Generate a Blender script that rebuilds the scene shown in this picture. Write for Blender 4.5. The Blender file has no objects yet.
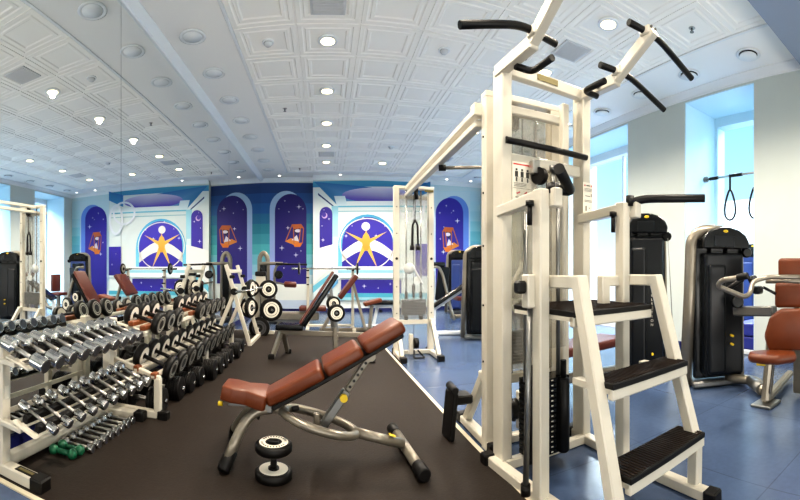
import bpy, bmesh, math, random
from mathutils import Vector, Matrix
random.seed(4)
PI = math.pi
col = bpy.context.scene.collection
CH = 1.12                       # eye height
CEIL = 3.62
MX, RX, FY = -1.75, 4.45, 10.85 # mirror wall, window wall, far wall

def V(*a): return Vector(a)
def px(x, y, rho):              # a point seen in direction (x, y) at horizontal distance rho
    t = (x - 325) / 400.0
    return Vector((rho * math.sin(t), rho * math.cos(t), CH + (270 - y) * rho / 400.0))
def pz(x, y, z):
    return px(x, y, 400 * (CH - z) / (y - 270))

# ------------------------------------------------------------ materials
def lin(c):
    c = c / 255.0
    return c / 12.92 if c <= 0.04045 else ((c + 0.055) / 1.055) ** 2.4
def rgb(r, g, b): return (lin(r), lin(g), lin(b), 1)
MATS = {}
def mat(name, color, rough=0.5, metal=0.0, noise=0.0, nscale=20, bump=0.0, bscale=200, coat=0.0, spec=0.5, emit=None, estr=0):
    m = bpy.data.materials.new(name); m.use_nodes = True
    nt = m.node_tree; b = nt.nodes['Principled BSDF']
    b.inputs['Base Color'].default_value = color
    b.inputs['Roughness'].default_value = rough
    b.inputs['Metallic'].default_value = metal
    b.inputs['Coat Weight'].default_value = coat
    b.inputs['Specular IOR Level'].default_value = spec
    if emit:
        b.inputs['Emission Color'].default_value = emit; b.inputs['Emission Strength'].default_value = estr
    tc = nt.nodes.new('ShaderNodeTexCoord')
    if noise:
        n = nt.nodes.new('ShaderNodeTexNoise'); n.inputs['Scale'].default_value = nscale; n.inputs['Detail'].default_value = 5
        nt.links.new(tc.outputs['Object'], n.inputs['Vector'])
        r = nt.nodes.new('ShaderNodeMapRange'); r.inputs['From Min'].default_value = .3; r.inputs['From Max'].default_value = .7
        r.inputs['To Min'].default_value = 1 - noise; r.inputs['To Max'].default_value = 1 + noise
        nt.links.new(n.outputs['Fac'], r.inputs['Value'])
        mx = nt.nodes.new('ShaderNodeVectorMath'); mx.operation = 'SCALE'; mx.inputs[0].default_value = color[:3]
        nt.links.new(r.outputs[0], mx.inputs['Scale']); nt.links.new(mx.outputs[0], b.inputs['Base Color'])
    if bump:
        n2 = nt.nodes.new('ShaderNodeTexNoise'); n2.inputs['Scale'].default_value = bscale; n2.inputs['Detail'].default_value = 3
        nt.links.new(tc.outputs['Object'], n2.inputs['Vector'])
        bp = nt.nodes.new('ShaderNodeBump'); bp.inputs['Strength'].default_value = bump; bp.inputs['Distance'].default_value = .002
        nt.links.new(n2.outputs['Fac'], bp.inputs['Height']); nt.links.new(bp.outputs[0], b.inputs['Normal'])
    MATS[name] = m
    return m
cream = mat('cream_paint', rgb(200, 194, 180), .32, noise=.03, nscale=6, coat=.2)
silver = mat('silver_paint', rgb(136, 129, 117), .3, .5, noise=.04)
black = mat('black_rubber', rgb(15, 13, 12), .45, noise=.15, nscale=40, spec=.28)
grip = mat('black_grip', rgb(14, 13, 13), .4, spec=.3, bump=.4, bscale=400)
gloss = mat('gloss_black', rgb(12, 13, 15), .2, spec=.4)
shroudm = mat('black_shroud', rgb(13, 16, 20), .28, spec=.3)
chrome = mat('chrome', (.50, .495, .485, 1), .17, 1.0)
chrome2 = mat('brushed_chrome', (.45, .43, .40, 1), .3, 1.0, bump=.3, bscale=500)
steel = mat('steel', rgb(130, 130, 128), .35, .8)
leather = mat('brown_leather', rgb(98, 47, 20), .38, noise=.12, nscale=8, bump=.25, bscale=150, spec=.4)
leather2 = mat('dark_brown_leather', rgb(84, 34, 20), .4, noise=.08, nscale=8, bump=.2)
wood = mat('orange_wood', rgb(116, 62, 28), .45, noise=.2, nscale=15)
green = mat('green_vinyl', rgb(20, 92, 62), .4, noise=.08)
white = mat('white_disc', rgb(232, 226, 212), .45)
greyd = mat('grey_print', rgb(172, 168, 158), .5)
yellow = mat('yellow_plastic', rgb(222, 190, 40), .4)
gold = mat('gold_label', rgb(104, 94, 50), .4, .3)
orange = mat('orange_frame', rgb(230, 120, 30), .5)
red = mat('red_print', rgb(190, 40, 40), .5)
paper = mat('placard', rgb(226, 220, 206), .5)
ink = mat('ink', rgb(50, 48, 46), .6)
navy = mat('navy_baseboard', rgb(22, 28, 84), .4)
platem = mat('stack_plate', rgb(88, 88, 92), .3, .7)
brownrub = mat('brown_tread', rgb(38, 27, 20), .6, spec=.2, bump=.8, bscale=250, noise=.15, nscale=60)
bluebox = mat('blue_box', rgb(40, 48, 130), .5)
bluemach = mat('blue_tinted_panel', rgb(44, 62, 118), .35)
ventm = mat('vent_grey', rgb(206, 208, 210), .5)
ceilm = mat('ceiling_paint', rgb(240, 240, 238), .7)
tilem = mat('ceiling_tile', rgb(246, 245, 240), .6)
wallm = mat('wall_paint', rgb(196, 204, 200), .6, noise=.015, nscale=3)
recess = mat('recess_blue_paint', rgb(206, 234, 246), .6)
beamm = mat('beam_paint', rgb(140, 152, 172), .6)
trimm = mat('crown_paint', rgb(228, 232, 234), .5)
lightm = mat('lamp_diffuser', rgb(255, 240, 205), .5, emit=(1, .82, .48, 1), estr=7)
spotm = mat('small_lamp', rgb(255, 245, 225), .5, emit=(1, .92, .8, 1), estr=8)

def glassy(name, tint, clear, rough=.04):
    m = bpy.data.materials.new(name); m.use_nodes = True; nt = m.node_tree
    nt.nodes.clear()
    o = nt.nodes.new('ShaderNodeOutputMaterial'); t = nt.nodes.new('ShaderNodeBsdfTransparent'); g = nt.nodes.new('ShaderNodeBsdfPrincipled')
    t.inputs[0].default_value = tint
    g.inputs['Base Color'].default_value = (.5, .49, .46, 1) if name != 'window_glass' else tint; g.inputs['Roughness'].default_value = rough
    mx = nt.nodes.new('ShaderNodeMixShader'); mx.inputs[0].default_value = 1 - clear
    nt.links.new(t.outputs[0], mx.inputs[1]); nt.links.new(g.outputs[0], mx.inputs[2]); nt.links.new(mx.outputs[0], o.inputs[0])
    return m
acryl = glassy('acrylic', (.97, .97, .96, 1), .88)
acrylB = glassy('smoked_acrylic', (.93, .91, .86, 1), .78)
winglass = glassy('window_glass', (.97, .99, 1, 1), .92)

def mirror_mat():
    m = bpy.data.materials.new('mirror'); m.use_nodes = True
    b = m.node_tree.nodes['Principled BSDF']
    b.inputs['Base Color'].default_value = (.88, .90, .89, 1); b.inputs['Metallic'].default_value = 1; b.inputs['Roughness'].default_value = 0
    return m
mirrorm = mirror_mat()

def floor_mat(name, base, nz, sc, rough, tile=0, tcol=.9, bumps=.1, spec=.5):
    m = mat(name, base, rough, noise=nz, nscale=sc, bump=bumps, bscale=90, spec=spec)
    nt = m.node_tree; b = nt.nodes['Principled BSDF']
    src = b.inputs['Base Color'].links[0].from_socket
    tc = [n for n in nt.nodes if n.type == 'TEX_COORD'][0]
    n = nt.nodes.new('ShaderNodeTexNoise'); n.inputs['Scale'].default_value = .8; n.inputs['Detail'].default_value = 4
    nt.links.new(tc.outputs['Object'], n.inputs['Vector'])
    r = nt.nodes.new('ShaderNodeMapRange'); r.inputs['From Min'].default_value = .3; r.inputs['From Max'].default_value = .7
    r.inputs['To Min'].default_value = .82; r.inputs['To Max'].default_value = 1.12
    nt.links.new(n.outputs['Fac'], r.inputs['Value'])
    v = nt.nodes.new('ShaderNodeVectorMath'); v.operation = 'SCALE'
    nt.links.new(src, v.inputs[0]); nt.links.new(r.outputs[0], v.inputs['Scale'])
    out = v.outputs[0]
    if tile:
        bk = nt.nodes.new('ShaderNodeTexBrick'); bk.offset = 0; bk.inputs['Scale'].default_value = 1
        bk.inputs['Brick Width'].default_value = tile; bk.inputs['Row Height'].default_value = tile; bk.inputs['Mortar Size'].default_value = .004
        bk.inputs['Color1'].default_value = (1, 1, 1, 1); bk.inputs['Color2'].default_value = (.94, .94, .94, 1); bk.inputs['Mortar'].default_value = (.72, .72, .72, 1)
        nt.links.new(tc.outputs['Object'], bk.inputs['Vector'])
        w = nt.nodes.new('ShaderNodeVectorMath'); w.operation = 'MULTIPLY'
        nt.links.new(out, w.inputs[0]); nt.links.new(bk.outputs['Color'], w.inputs[1]); out = w.outputs[0]
    nt.links.new(out, b.inputs['Base Color'])
    return m
bluefloor = floor_mat('blue_floor', rgb(72, 88, 116), .06, 30, .24, tile=.92)
matfloor = floor_mat('rubber_mat_floor', rgb(42, 36, 32), .12, 60, .6, bumps=.5, spec=.12)
linem = mat('border_line', rgb(200, 190, 168), .5)

# ------------------------------------------------------------ mesh builder
def fillet(pts, r, n=5):
    pts = [Vector(p) for p in pts]
    if len(pts) < 3: return pts
    out = [pts[0]]
    for i in range(1, len(pts) - 1):
        a, b, c = pts[i-1], pts[i], pts[i+1]
        u = (a - b); w = (c - b)
        rr = min(r, u.length * .48, w.length * .48)
        p0 = b + u.normalized() * rr; p1 = b + w.normalized() * rr
        for k in range(n + 1):
            t = k / n
            out.append(p0 * (1-t)**2 + b * 2*t*(1-t) + p1 * t*t)
    out.append(pts[-1])
    return out

class MB:
    def __init__(s): s.bm = bmesh.new(); s.n = 0
    def mark(s, i):               # material slot for everything added since the last mark
        s.bm.faces.ensure_lookup_table()
        for f in s.bm.faces[s.n:]: f.material_index = i
        s.n = len(s.bm.faces); return s
    def _merge(s, b2, M=None, smooth=False):
        if M is not None: bmesh.ops.transform(b2, matrix=M, verts=b2.verts)
        mp = {}
        for v in b2.verts: mp[v] = s.bm.verts.new(v.co)
        for f in b2.faces:
            try:
                nf = s.bm.faces.new([mp[v] for v in f.verts]); nf.smooth = smooth; nf.material_index = f.material_index
            except ValueError: pass
        b2.free()
        return s
    def box(s, c, size, rot=None, bev=0, seg=1, smooth=False):
        b = bmesh.new(); bmesh.ops.create_cube(b, size=1)
        bmesh.ops.scale(b, vec=size, verts=b.verts)
        if bev: bmesh.ops.bevel(b, geom=list(b.edges), offset=bev, segments=seg, affect='EDGES', profile=.5, clamp_overlap=True)
        M = Matrix.Translation(c)
        if rot is not None: M = M @ (rot.to_4x4() if isinstance(rot, Matrix) else Matrix.Rotation(rot, 4, 'Z'))
        return s._merge(b, M, smooth)
    def frame(s, d, up=None):
        z = Vector(d).normalized(); up = Vector(up) if up is not None else (Vector((0, 0, 1)) if abs(z.z) < .95 else Vector((0, 1, 0)))
        x = up.cross(z).normalized(); y = z.cross(x)
        return Matrix((x, y, z)).transposed()
    def bar(s, p, q, w=.06, h=None, up=None, bev=.006, ext=0):   # w sideways, h along up
        p, q = Vector(p), Vector(q); h = h or w
        R = s.frame(q - p, up)
        return s.box((p + q) / 2, (w, h, (q - p).length + 2 * ext), R, bev)
    def cyl(s, p, q, r, r2=None, seg=16, bev=0):
        p, q = Vector(p), Vector(q); r2 = r if r2 is None else r2
        L = (q - p).length
        prof = [(0, 0), (r - bev, 0)] + ([(r, bev)] if bev else []) + ([(r2, L - bev)] if bev else []) + [(r2 - bev, L), (0, L)] if bev else [(0, 0), (r, 0), (r2, L), (0, L)]
        return s.lathe(prof, p, q - p, seg)
    def lathe(s, prof, p, axis, seg=16, mats=None):
        R = s.frame(axis).to_4x4(); M = Matrix.Translation(Vector(p)) @ R
        rings = []
        for r, z in prof:
            if r < 1e-6: rings.append([s.bm.verts.new(M @ Vector((0, 0, z)))])
            else: rings.append([s.bm.verts.new(M @ Vector((r * math.cos(2*PI*k/seg), r * math.sin(2*PI*k/seg), z))) for k in range(seg)])
        for i in range(len(rings) - 1):
            a, b = rings[i], rings[i+1]
            flat = abs(prof[i][1] - prof[i+1][1]) < 1e-5
            for k in range(seg):
                k2 = (k + 1) % seg
                try:
                    if len(a) == 1 and len(b) == 1: continue
                    if len(a) == 1: f = s.bm.faces.new((a[0], b[k2], b[k]))
                    elif len(b) == 1: f = s.bm.faces.new((a[k], a[k2], b[0]))
                    else: f = s.bm.faces.new((a[k], a[k2], b[k2], b[k]))
                    f.smooth = not flat
                    if mats: f.material_index = mats[i]
                except ValueError: pass
        return s
    def tube(s, pts, r, seg=10, fr=.05, closed=False, sx=1.0):
        pts = [Vector(p) for p in pts]
        if not closed: pts = fillet(pts, fr) if fr else pts
        n = len(pts); rings = []
        t0 = (pts[1] - pts[0]).normalized()
        x = (Vector((0, 0, 1)) if abs(t0.z) < .9 else Vector((0, 1, 0))).cross(t0).normalized()
        for i in range(n):
            a = pts[(i-1) % n] if (closed or i > 0) else pts[i]; b = pts[(i+1) % n] if (closed or i < n-1) else pts[i]
            t = (b - a).normalized(); x = (x - t * x.dot(t)).normalized(); y = t.cross(x)
            rings.append([s.bm.verts.new(pts[i] + (x * math.cos(2*PI*k/seg) + y * math.sin(2*PI*k/seg)) * r) for k in range(seg)])
        for i in range(n if closed else n - 1):
            a, b = rings[i], rings[(i+1) % n]
            for k in range(seg):
                f = s.bm.faces.new((a[k], a[(k+1) % seg], b[(k+1) % seg], b[k])); f.smooth = True
        if not closed:
            s.bm.faces.new(list(reversed(rings[0]))); s.bm.faces.new(rings[-1])
        return s
    def torus(s, c, axis, R, r, seg=28, n=8, sy=1.0):
        F = s.frame(axis)
        return s.tube([Vector(c) + F @ Vector((R * math.cos(2*PI*k/seg), R * sy * math.sin(2*PI*k/seg), 0)) for k in range(seg)], r, n, closed=True)
    def prism(s, pts, p, axis, depth, xdir=None, bev=0, smooth=False):   # 2d outline in plane (x, y), extruded along axis
        z = Vector(axis).normalized()
        if xdir is None: R = s.frame(axis)
        else:
            x = Vector(xdir).normalized(); y = z.cross(x); R = Matrix((x, y, z)).transposed()
        b = bmesh.new()
        f = b.faces.new([b.verts.new((u, v, 0)) for u, v in pts])
        e = bmesh.ops.extrude_face_region(b, geom=[f])
        bmesh.ops.translate(b, vec=(0, 0, depth), verts=[g for g in e['geom'] if isinstance(g, bmesh.types.BMVert)])
        bmesh.ops.recalc_face_normals(b, faces=b.faces)
        if bev: bmesh.ops.bevel(b, geom=[ed for ed in b.edges], offset=bev, segments=2, affect='EDGES', profile=.5, clamp_overlap=True)
        return s._merge(b, Matrix.Translation(Vector(p)) @ R.to_4x4(), smooth)
    def quad(s, a, b, c, d):
        s.bm.faces.new([s.bm.verts.new(Vector(v)) for v in (a, b, c, d)]); return s
    def pad(s, c, size, rot=None, bev=.025, crown=0.0):
        b = bmesh.new(); bmesh.ops.create_cube(b, size=1); bmesh.ops.scale(b, vec=size, verts=b.verts)
        bmesh.ops.bevel(b, geom=list(b.edges), offset=bev, segments=3, affect='EDGES', profile=.55, clamp_overlap=True)
        M = Matrix.Translation(c)
        if rot is not None: M = M @ (rot.to_4x4() if isinstance(rot, Matrix) else Matrix.Rotation(rot, 4, 'Z'))
        return s._merge(b, M, True)
    def mesh(s, name, mats):
        bmesh.ops.recalc_face_normals(s.bm, faces=s.bm.faces)
        me = bpy.data.meshes.new(name); s.bm.to_mesh(me); s.bm.free()
        for m in (mats if isinstance(mats, (list, tuple)) else [mats]): me.materials.append(m)
        return me

def tag(o, label=None, cat=None, group=None, kind=None):
    if label: o['label'] = label
    if cat: o['category'] = cat
    if group: o['group'] = group
    if kind: o['kind'] = kind
    return o
def struct(name, mb, m):
    o = bpy.data.objects.new(name, mb.mesh(name, m)); col.objects.link(o); o['kind'] = 'structure'; return o

class Thing:
    def __init__(s, name, label, cat, loc=(0, 0, 0), rz=0, group=None, world=False):
        s.o = bpy.data.objects.new(name, None); col.objects.link(s.o); s.o.empty_display_size = .1
        s.o.location = loc; s.o.rotation_euler = (0, 0, rz); tag(s.o, label, cat, group)
        s.inv = (Matrix.Translation(Vector(loc)) @ Matrix.Rotation(rz, 4, 'Z')).inverted() if world else None
    def part(s, name, mb, m, parent=None, label=None, kind=None):
        if s.inv is not None: bmesh.ops.transform(mb.bm, matrix=s.inv, verts=mb.bm.verts)
        o = bpy.data.objects.new(name, mb.mesh(name, m)); col.objects.link(o); o.parent = parent or s.o
        if label: o['label'] = label
        if kind: o['kind'] = kind
        return o
def copy_tree(o, parent=None):
    c = o.copy(); col.objects.link(c); c.parent = parent
    for ch in [k for k in bpy.data.objects if k.parent == o]: copy_tree(ch, c)
    return c
def children(o): return [k for k in bpy.data.objects if k.parent == o]
ORD = ['first', 'second', 'third', 'fourth', 'fifth', 'sixth', 'seventh', 'eighth', 'ninth', 'tenth', 'eleventh', 'twelfth', 'thirteenth', 'fourteenth', 'fifteenth', 'sixteenth']
def single(name, label, cat, mb, m, group=None):
    o = bpy.data.objects.new(name, mb.mesh(name, m)); col.objects.link(o); tag(o, label, cat, group); return o

def text_mb(txt, size, M, depth=.0006):
    cu = bpy.data.curves.new('t', 'FONT'); cu.body = txt; cu.size = size; cu.align_x = 'CENTER'; cu.align_y = 'CENTER'; cu.extrude = depth
    o = bpy.data.objects.new('t', cu); col.objects.link(o)
    dg = bpy.context.evaluated_depsgraph_get(); me = o.evaluated_get(dg).to_mesh()
    mb = MB(); mb.bm.from_mesh(me); bmesh.ops.transform(mb.bm, matrix=M, verts=mb.bm.verts)
    o.evaluated_get(dg).to_mesh_clear(); bpy.data.objects.remove(o); bpy.data.curves.remove(cu)
    return mb
def basis(x, y, p):
    x = Vector(x).normalized(); y = Vector(y).normalized(); z = x.cross(y)
    return Matrix.Translation(Vector(p)) @ Matrix((x, y, z)).transposed().to_4x4()

# ------------------------------------------------------------ room shell
BY = -3.2
struct('floor', MB().box((3.6, (BY + FY) / 2, -.1), (11.2, FY - BY + .4, .2)), bluefloor)
mL, mR, mN, mF = MX + .02, .93, 1.46, 7.25
mm = MB(); mm.prism([(mL, mN + .02), (.94, mN + .02), (.80, mF), (mL, mF)], (0, 0, 0), (0, 0, 1), .008, xdir=(1, 0, 0))
single('rubber_mat', 'dark brown rubber mat covering the floor below the dumbbell racks and benches', 'mat', mm, matfloor)
ln = MB()
ln.prism([(.94, mN), (.97, mN), (.83, mF + .03), (.80, mF)], (0, 0, 0), (0, 0, 1), .0085, xdir=(1, 0, 0))
ln.prism([(mL, mN - .012), (.97, mN - .012), (.97, mN + .018), (mL, mN + .018)], (0, 0, 0), (0, 0, 1), .0085, xdir=(1, 0, 0))
ln.prism([(mL, mF), (.81, mF), (.83, mF + .03), (mL, mF + .03)], (0, 0, 0), (0, 0, 1), .0085, xdir=(1, 0, 0))
struct('trim_1', ln, linem)

struct('wall_left', MB().box((MX - .13, (BY + FY) / 2, 1.81), (.2, FY - BY, 3.62)), wallm)
segs = [(BY, 3.13), (3.13, 7.15), (7.15, FY)]
labs = ['tall mirror wall panel behind the chrome dumbbells, nearest the camera', 'tall mirror wall panel behind the black dumbbell rack, between the two thin seams', 'tall mirror wall panel meeting the starry mural wall at the far corner']
for (a, b), l in zip(segs, labs):
    single('mirror_panel', l, 'mirror', MB().box((MX - .008, (a + b) / 2, (.11 + 3.56) / 2), (.016, b - a - .004, 3.45)), mirrorm, 'mirror panels lining the left wall')
struct('baseboard_left', MB().box((MX + .003, (BY + FY) / 2, .05), (.022, FY - BY, .10)), navy)
struct('wall_far', MB().box((1.35, FY + .1, 1.81), (6.6, .2, 3.62)), wallm)
struct('wall_far', MB().box((1.28, FY - .1, 1.81), (3.2, .198, 3.60)), wallm)
struct('wall_back', MB().box((1.35, BY - .1, 1.81), (6.6, .2, 3.62)), wallm)
struct('baseboard_far', MB().box((1.35, FY - .01, .05), (6.2, .02, .1)).box((1.28, FY - .21, .05), (3.22, .02, .1)), navy)
# window wall
rec = [(2.42, 3.54, 'door'), (4.71, 6.75, 'win'), (7.2, 7.94, 'win'), (8.96, 10.42, 'win')]
piers = [(BY, 2.42), (3.54, 4.71), (6.75, 7.2), (7.94, 8.96), (10.42, FY)]
D = .74; SOF = 3.50
wr = MB()
for a, b in piers: wr.box((RX + D / 2 + .1, (a + b) / 2, 1.81), (D + .2, b - a, 3.62))
for a, b, k in rec: wr.box((RX + D / 2 + .1, (a + b) / 2, (SOF + 3.62) / 2), (D + .2, b - a, 3.62 - SOF))
struct('wall_right', wr, wallm)
for i, (a, b, k) in enumerate(rec):
    w = MB()
    w.box((RX + D / 2 + .006, b - .006, SOF / 2), (D - .01, .012, SOF)); w.box((RX + D / 2 + .006, a + .006, SOF / 2), (D - .01, .012, SOF))
    w.box((RX + D / 2 + .006, (a + b) / 2, SOF - .006), (D - .01, b - a - .03, .012))
    struct('trim_%d' % (i + 2), w, recess)
    top = 3.34; xx = RX + D
    f = MB(); fw = .07
    f.box((xx + .1, a + fw/2, top / 2), (.2, fw, top)); f.box((xx + .1, b - fw/2, top / 2), (.2, fw, top)); f.box((xx + .1, (a + b) / 2, (top + SOF) / 2), (.2, b - a, SOF - top))
    if k == 'win':
        f.box((xx + .1, (a + b) / 2, .1), (.2, b - a, .2))
        f.box((xx + .12, (a + b) / 2, top / 2), (.05, .05, top))
    fo = struct('window_%d' % (i + 1), f, trimm if k == 'win' else recess)
    g = MB().box((xx + .14, (a + b) / 2, top / 2 + .0), (.01, b - a - .1, top))
    if k == 'win':
        go = bpy.data.objects.new('window_pane', g.mesh('pane', winglass)); col.objects.link(go); go.parent = fo
    else: g.bm.free()
bb = MB()
for a, b in piers: bb.box((RX - .008, (a + b) / 2, .05), (.016, b - a, .1))
struct('baseboard_right', bb, navy)
# the space seen through the open recess: pale wall and floor beyond
ax = MB(); ax.box((9.3, 5.0, 1.5), (.1, 9, 3.0))
struct('wall_annex', ax, trimm)

# ceiling with coffered tiles
TX, TY = .653, .611
cx0, cy1 = -.95, 10.16
NX, NY = 7, 21
cb = MB()
cy0 = cy1 - NY * TY; cx1 = cx0 + NX * TX
def cbox(x0, x1, y0, y1, z0=CEIL, z1=CEIL + .12): cb.box(((x0+x1)/2, (y0+y1)/2, (z0+z1)/2), (x1-x0, y1-y0, z1-z0))
cbox(MX - .2, cx0, BY - .2, FY + .2); cbox(cx1, RX + 1.3, BY - .2, FY + .2); cbox(cx0, cx1, cy1, FY + .2); cbox(cx0, cx1, BY - .2, cy0)
struct('ceiling', cb, ceilm)
tb = MB()
prof = [(0, .008), (.010, .008), (.012, 0), (.055, 0), (.067, .008), (.085, .008), (.095, .001), (.125, .001), (.14, .010), (.16, .010)]
for i in range(NX):
    for j in range(NY):
        x0 = cx0 + i * TX; y0 = cy0 + j * TY
        prev = None
        for d, z in prof:
            r = [tb.bm.verts.new((x0 + d, y0 + d, CEIL + z)), tb.bm.verts.new((x0 + TX - d, y0 + d, CEIL + z)), tb.bm.verts.new((x0 + TX - d, y0 + TY - d, CEIL + z)), tb.bm.verts.new((x0 + d, y0 + TY - d, CEIL + z))]
            if prev:
                for k in range(4): tb.bm.faces.new((prev[k], prev[(k+1) % 4], r[(k+1) % 4], r[k]))
            prev = r
        tb.bm.faces.new(prev)
to = struct('ceiling_tiles', tb, tilem); to.name = 'ceiling.001'
# raised rim round the tile field
rim = MB()
for (x0, x1, y0, y1) in ((cx0 - .035, cx0, cy0, cy1 + .035), (cx1, cx1 + .035, cy0, cy1 + .035), (cx0, cx1, cy1, cy1 + .035)):
    rim.box(((x0+x1)/2, (y0+y1)/2, CEIL - .004), (x1-x0, y1-y0, .016), bev=.004)
struct('trim_6', rim, trimm)
# crown mouldings
def crown(p, q, n):   # n points into the room
    m = MB(); p = Vector(p); q = Vector(q); n = Vector(n); d = (q - p)
    pr = [(0, 0), (0, -.10), (.012, -.10), (.018, -.075), (.05, -.045), (.075, -.02), (.085, -.012), (.085, 0)]
    a = [m.bm.verts.new(p + n * u + Vector((0, 0, v))) for u, v in pr]; b = [m.bm.verts.new(q + n * u + Vector((0, 0, v))) for u, v in pr]
    for k in range(len(pr)): m.bm.faces.new((a[k], a[(k+1) % len(pr)], b[(k+1) % len(pr)], b[k]))
    return m
struct('trim_7', crown((MX, BY, CEIL), (MX, FY, CEIL), (1, 0, 0)), trimm)
struct('trim_8', crown((RX, 1.7, CEIL), (RX, FY, CEIL), (-1, 0, 0)), trimm)
c8 = crown((MX, FY, CEIL), (-.32, FY, CEIL), (0, -1, 0)); struct('trim_9', c8, trimm)
struct('trim_10', crown((-.32, FY - .2, CEIL), (2.88, FY - .2, CEIL), (0, -1, 0)), trimm)
struct('trim_11', crown((2.88, FY, CEIL), (RX, FY, CEIL), (0, -1, 0)), trimm)
struct('trim_12', MB().box((1.35, 1.5, 3.535), (6.2, .4, .17)), beamm).name = 'trim_12'

# ---- far wall painting -------------------------------------------------
def color_attr_mat():
    m = bpy.data.materials.new('mural_paint'); m.use_nodes = True
    nt = m.node_tree; b = nt.nodes['Principled BSDF']; b.inputs['Roughness'].default_value = .6
    a = nt.nodes.new('ShaderNodeVertexColor'); a.layer_name = 'Col'
    nt.links.new(a.outputs['Color'], b.inputs['Base Color'])
    return m
muralm = color_attr_mat()
class Mural:
    def __init__(s, Y): s.Y = Y; s.v = []; s.f = []; s.c = []; s.k = 0
    def w(s, x, y):
        t = (x - 325) / 400.0; rho = s.Y / math.cos(t)
        return (s.Y * math.tan(t), CH + (270 - y) * rho / 400.0)
    def poly(s, pts, cols, wall=False):
        s.k += 1; y = s.Y - .002 - .0012 * s.k
        if not isinstance(cols, list): cols = [cols] * len(pts)
        i0 = len(s.v)
        for p, c in zip(pts, cols):
            a, b = p if wall else s.w(*p)
            s.v.append((a, y, b)); s.c.append(tuple(lin(k) * .86 for k in c) + (1,))
        s.f.append(list(range(i0, i0 + len(pts))))
    def rect(s, x0, y0, x1, y1, c, c2=None):
        s.poly([(x0, y0), (x1, y0), (x1, y1), (x0, y1)], c if c2 is None else [c, c, c2, c2])
    def arch(s, x0, x1, top, bot, c, c2=None, n=16):
        r = (x1 - x0) / 2; cx = (x0 + x1) / 2; cyy = top + r * 1.1
        pts = [(cx + r * math.cos(PI * k / n), cyy - r * 1.1 * math.sin(PI * k / n)) for k in range(n + 1)] + [(x0, bot), (x1, bot)]
        c2 = c2 or c
        s.poly(pts, [tuple(c[i] + (c2[i] - c[i]) * min(1, max(0, (p[1] - top) / (bot - top))) for i in range(3)) for p in pts])
    def ell(s, cx, cyy, rx, ry, c, c2=None, a0=0, a1=2*PI, n=28):
        pts = [(cx + rx * math.cos(a0 + (a1 - a0) * k / n), cyy - ry * math.sin(a0 + (a1 - a0) * k / n)) for k in range(n if a1 - a0 > 6.2 else n + 1)]
        c2 = c2 or c
        s.poly(pts, [tuple(c[i] + (c2[i] - c[i]) * min(1, max(0, (p[1] - cyy + ry) / (2 * ry))) for i in range(3)) for p in pts])
    def ring(s, cx, cyy, rx, ry, w, c, n=40):
        for k in range(n):
            a, b = 2*PI*k/n, 2*PI*(k+1)/n
            s.k -= 1
            s.poly([(cx + rx*math.cos(a), cyy - ry*math.sin(a)), (cx + rx*math.cos(b), cyy - ry*math.sin(b)), (cx + (rx-w)*math.cos(b), cyy - (ry-w)*math.sin(b)), (cx + (rx-w)*math.cos(a), cyy - (ry-w)*math.sin(a))], c)
        s.k += 1
    def line(s, a, b, w, c):
        d = Vector((b[0]-a[0], b[1]-a[1])).normalized(); n = Vector((-d.y, d.x)) * w / 2
        s.poly([(a[0]+n.x, a[1]+n.y), (b[0]+n.x, b[1]+n.y), (b[0]-n.x, b[1]-n.y), (a[0]-n.x, a[1]-n.y)], c)
    def star(s, x, y, r, c=(240, 240, 255)):
        s.k -= 1
        s.poly([(x + (r if k % 2 == 0 else r * .2) * math.cos(PI * k / 4), y + (r if k % 2 == 0 else r * .2) * math.sin(PI * k / 4)) for k in range(8)], c)
    def hourglass(s, x0, y0, x1, y1, flip=1):
        def P(u, v):
            if flip < 0: u = 1 - u
            return (x0 + (x1-x0)*u, y0 + (y1-y0)*v)
        s.poly([P(.35, .02), P(.85, 0), P(1, .18), P(.45, .24)], (190, 100, 44))
        s.poly([P(0, .76), P(.5, .92), P(.8, 1), P(.72, .72), P(.3, .62)], (214, 134, 50))
        s.poly([P(.5, 1), P(.8, 1), P(.95, .8), P(.45, .86)], (220, 120, 30))
        s.poly([P(.42, .24), P(.9, .18), P(.62, .48)], (30, 20, 50)); s.poly([P(.62, .48), P(.35, .7), P(.75, .76)], (225, 225, 235))
        s.ell(*P(.68, .3), (x1-x0)*.16, (y1-y0)*.07, (225, 225, 235))
        for a, b in (((.38, .05), (.04, .74)), ((.98, .18), (.92, .8)), ((.45, .24), (.48, .86)), ((.85, .02), (.75, .74))): s.line(P(*a), P(*b), .9, (184, 104, 56))
    def build(s, name, label):
        me = bpy.data.meshes.new(name); me.from_pydata(s.v, [], s.f)
        ca = me.color_attributes.new('Col', 'FLOAT_COLOR', 'POINT')
        for i, c in enumerate(s.c): ca.data[i].color = c
        me.materials.append(muralm)
        o = bpy.data.objects.new(name, me); col.objects.link(o); tag(o, label, 'mural'); return o
NV = (38, 26, 128); NV2 = (52, 40, 165)
m1 = Mural(FY)
bands = [(24, 62, 122), (30, 84, 148), (32, 100, 165), (38, 118, 160), (44, 140, 160), (66, 160, 176), (84, 182, 190), (120, 196, 212), (150, 206, 226), (196, 222, 232), (226, 234, 234), (232, 236, 230), (232, 234, 226)]
yb = 183.0
for i, c in enumerate(bands):
    m1.rect(261, yb, 313.5, yb + 10.2, c); yb += 10.2
m1.arch(269.8, 303, 191, 284, (170, 200, 226), (150, 160, 226))
m1.arch(275, 306.5, 194, 284, (34, 20, 110), NV)
m1.hourglass(285, 224, 304, 247)
for x, y, r in ((299, 207, 2.6), (288, 228, 2.2), (282, 248, 2.8), (296, 255, 2.6), (285, 201, 1), (303, 209, 1), (279, 209, .9), (289, 212, 1), (301, 251, 1), (284, 268, 1.2)): m1.star(x, y, r)
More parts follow.
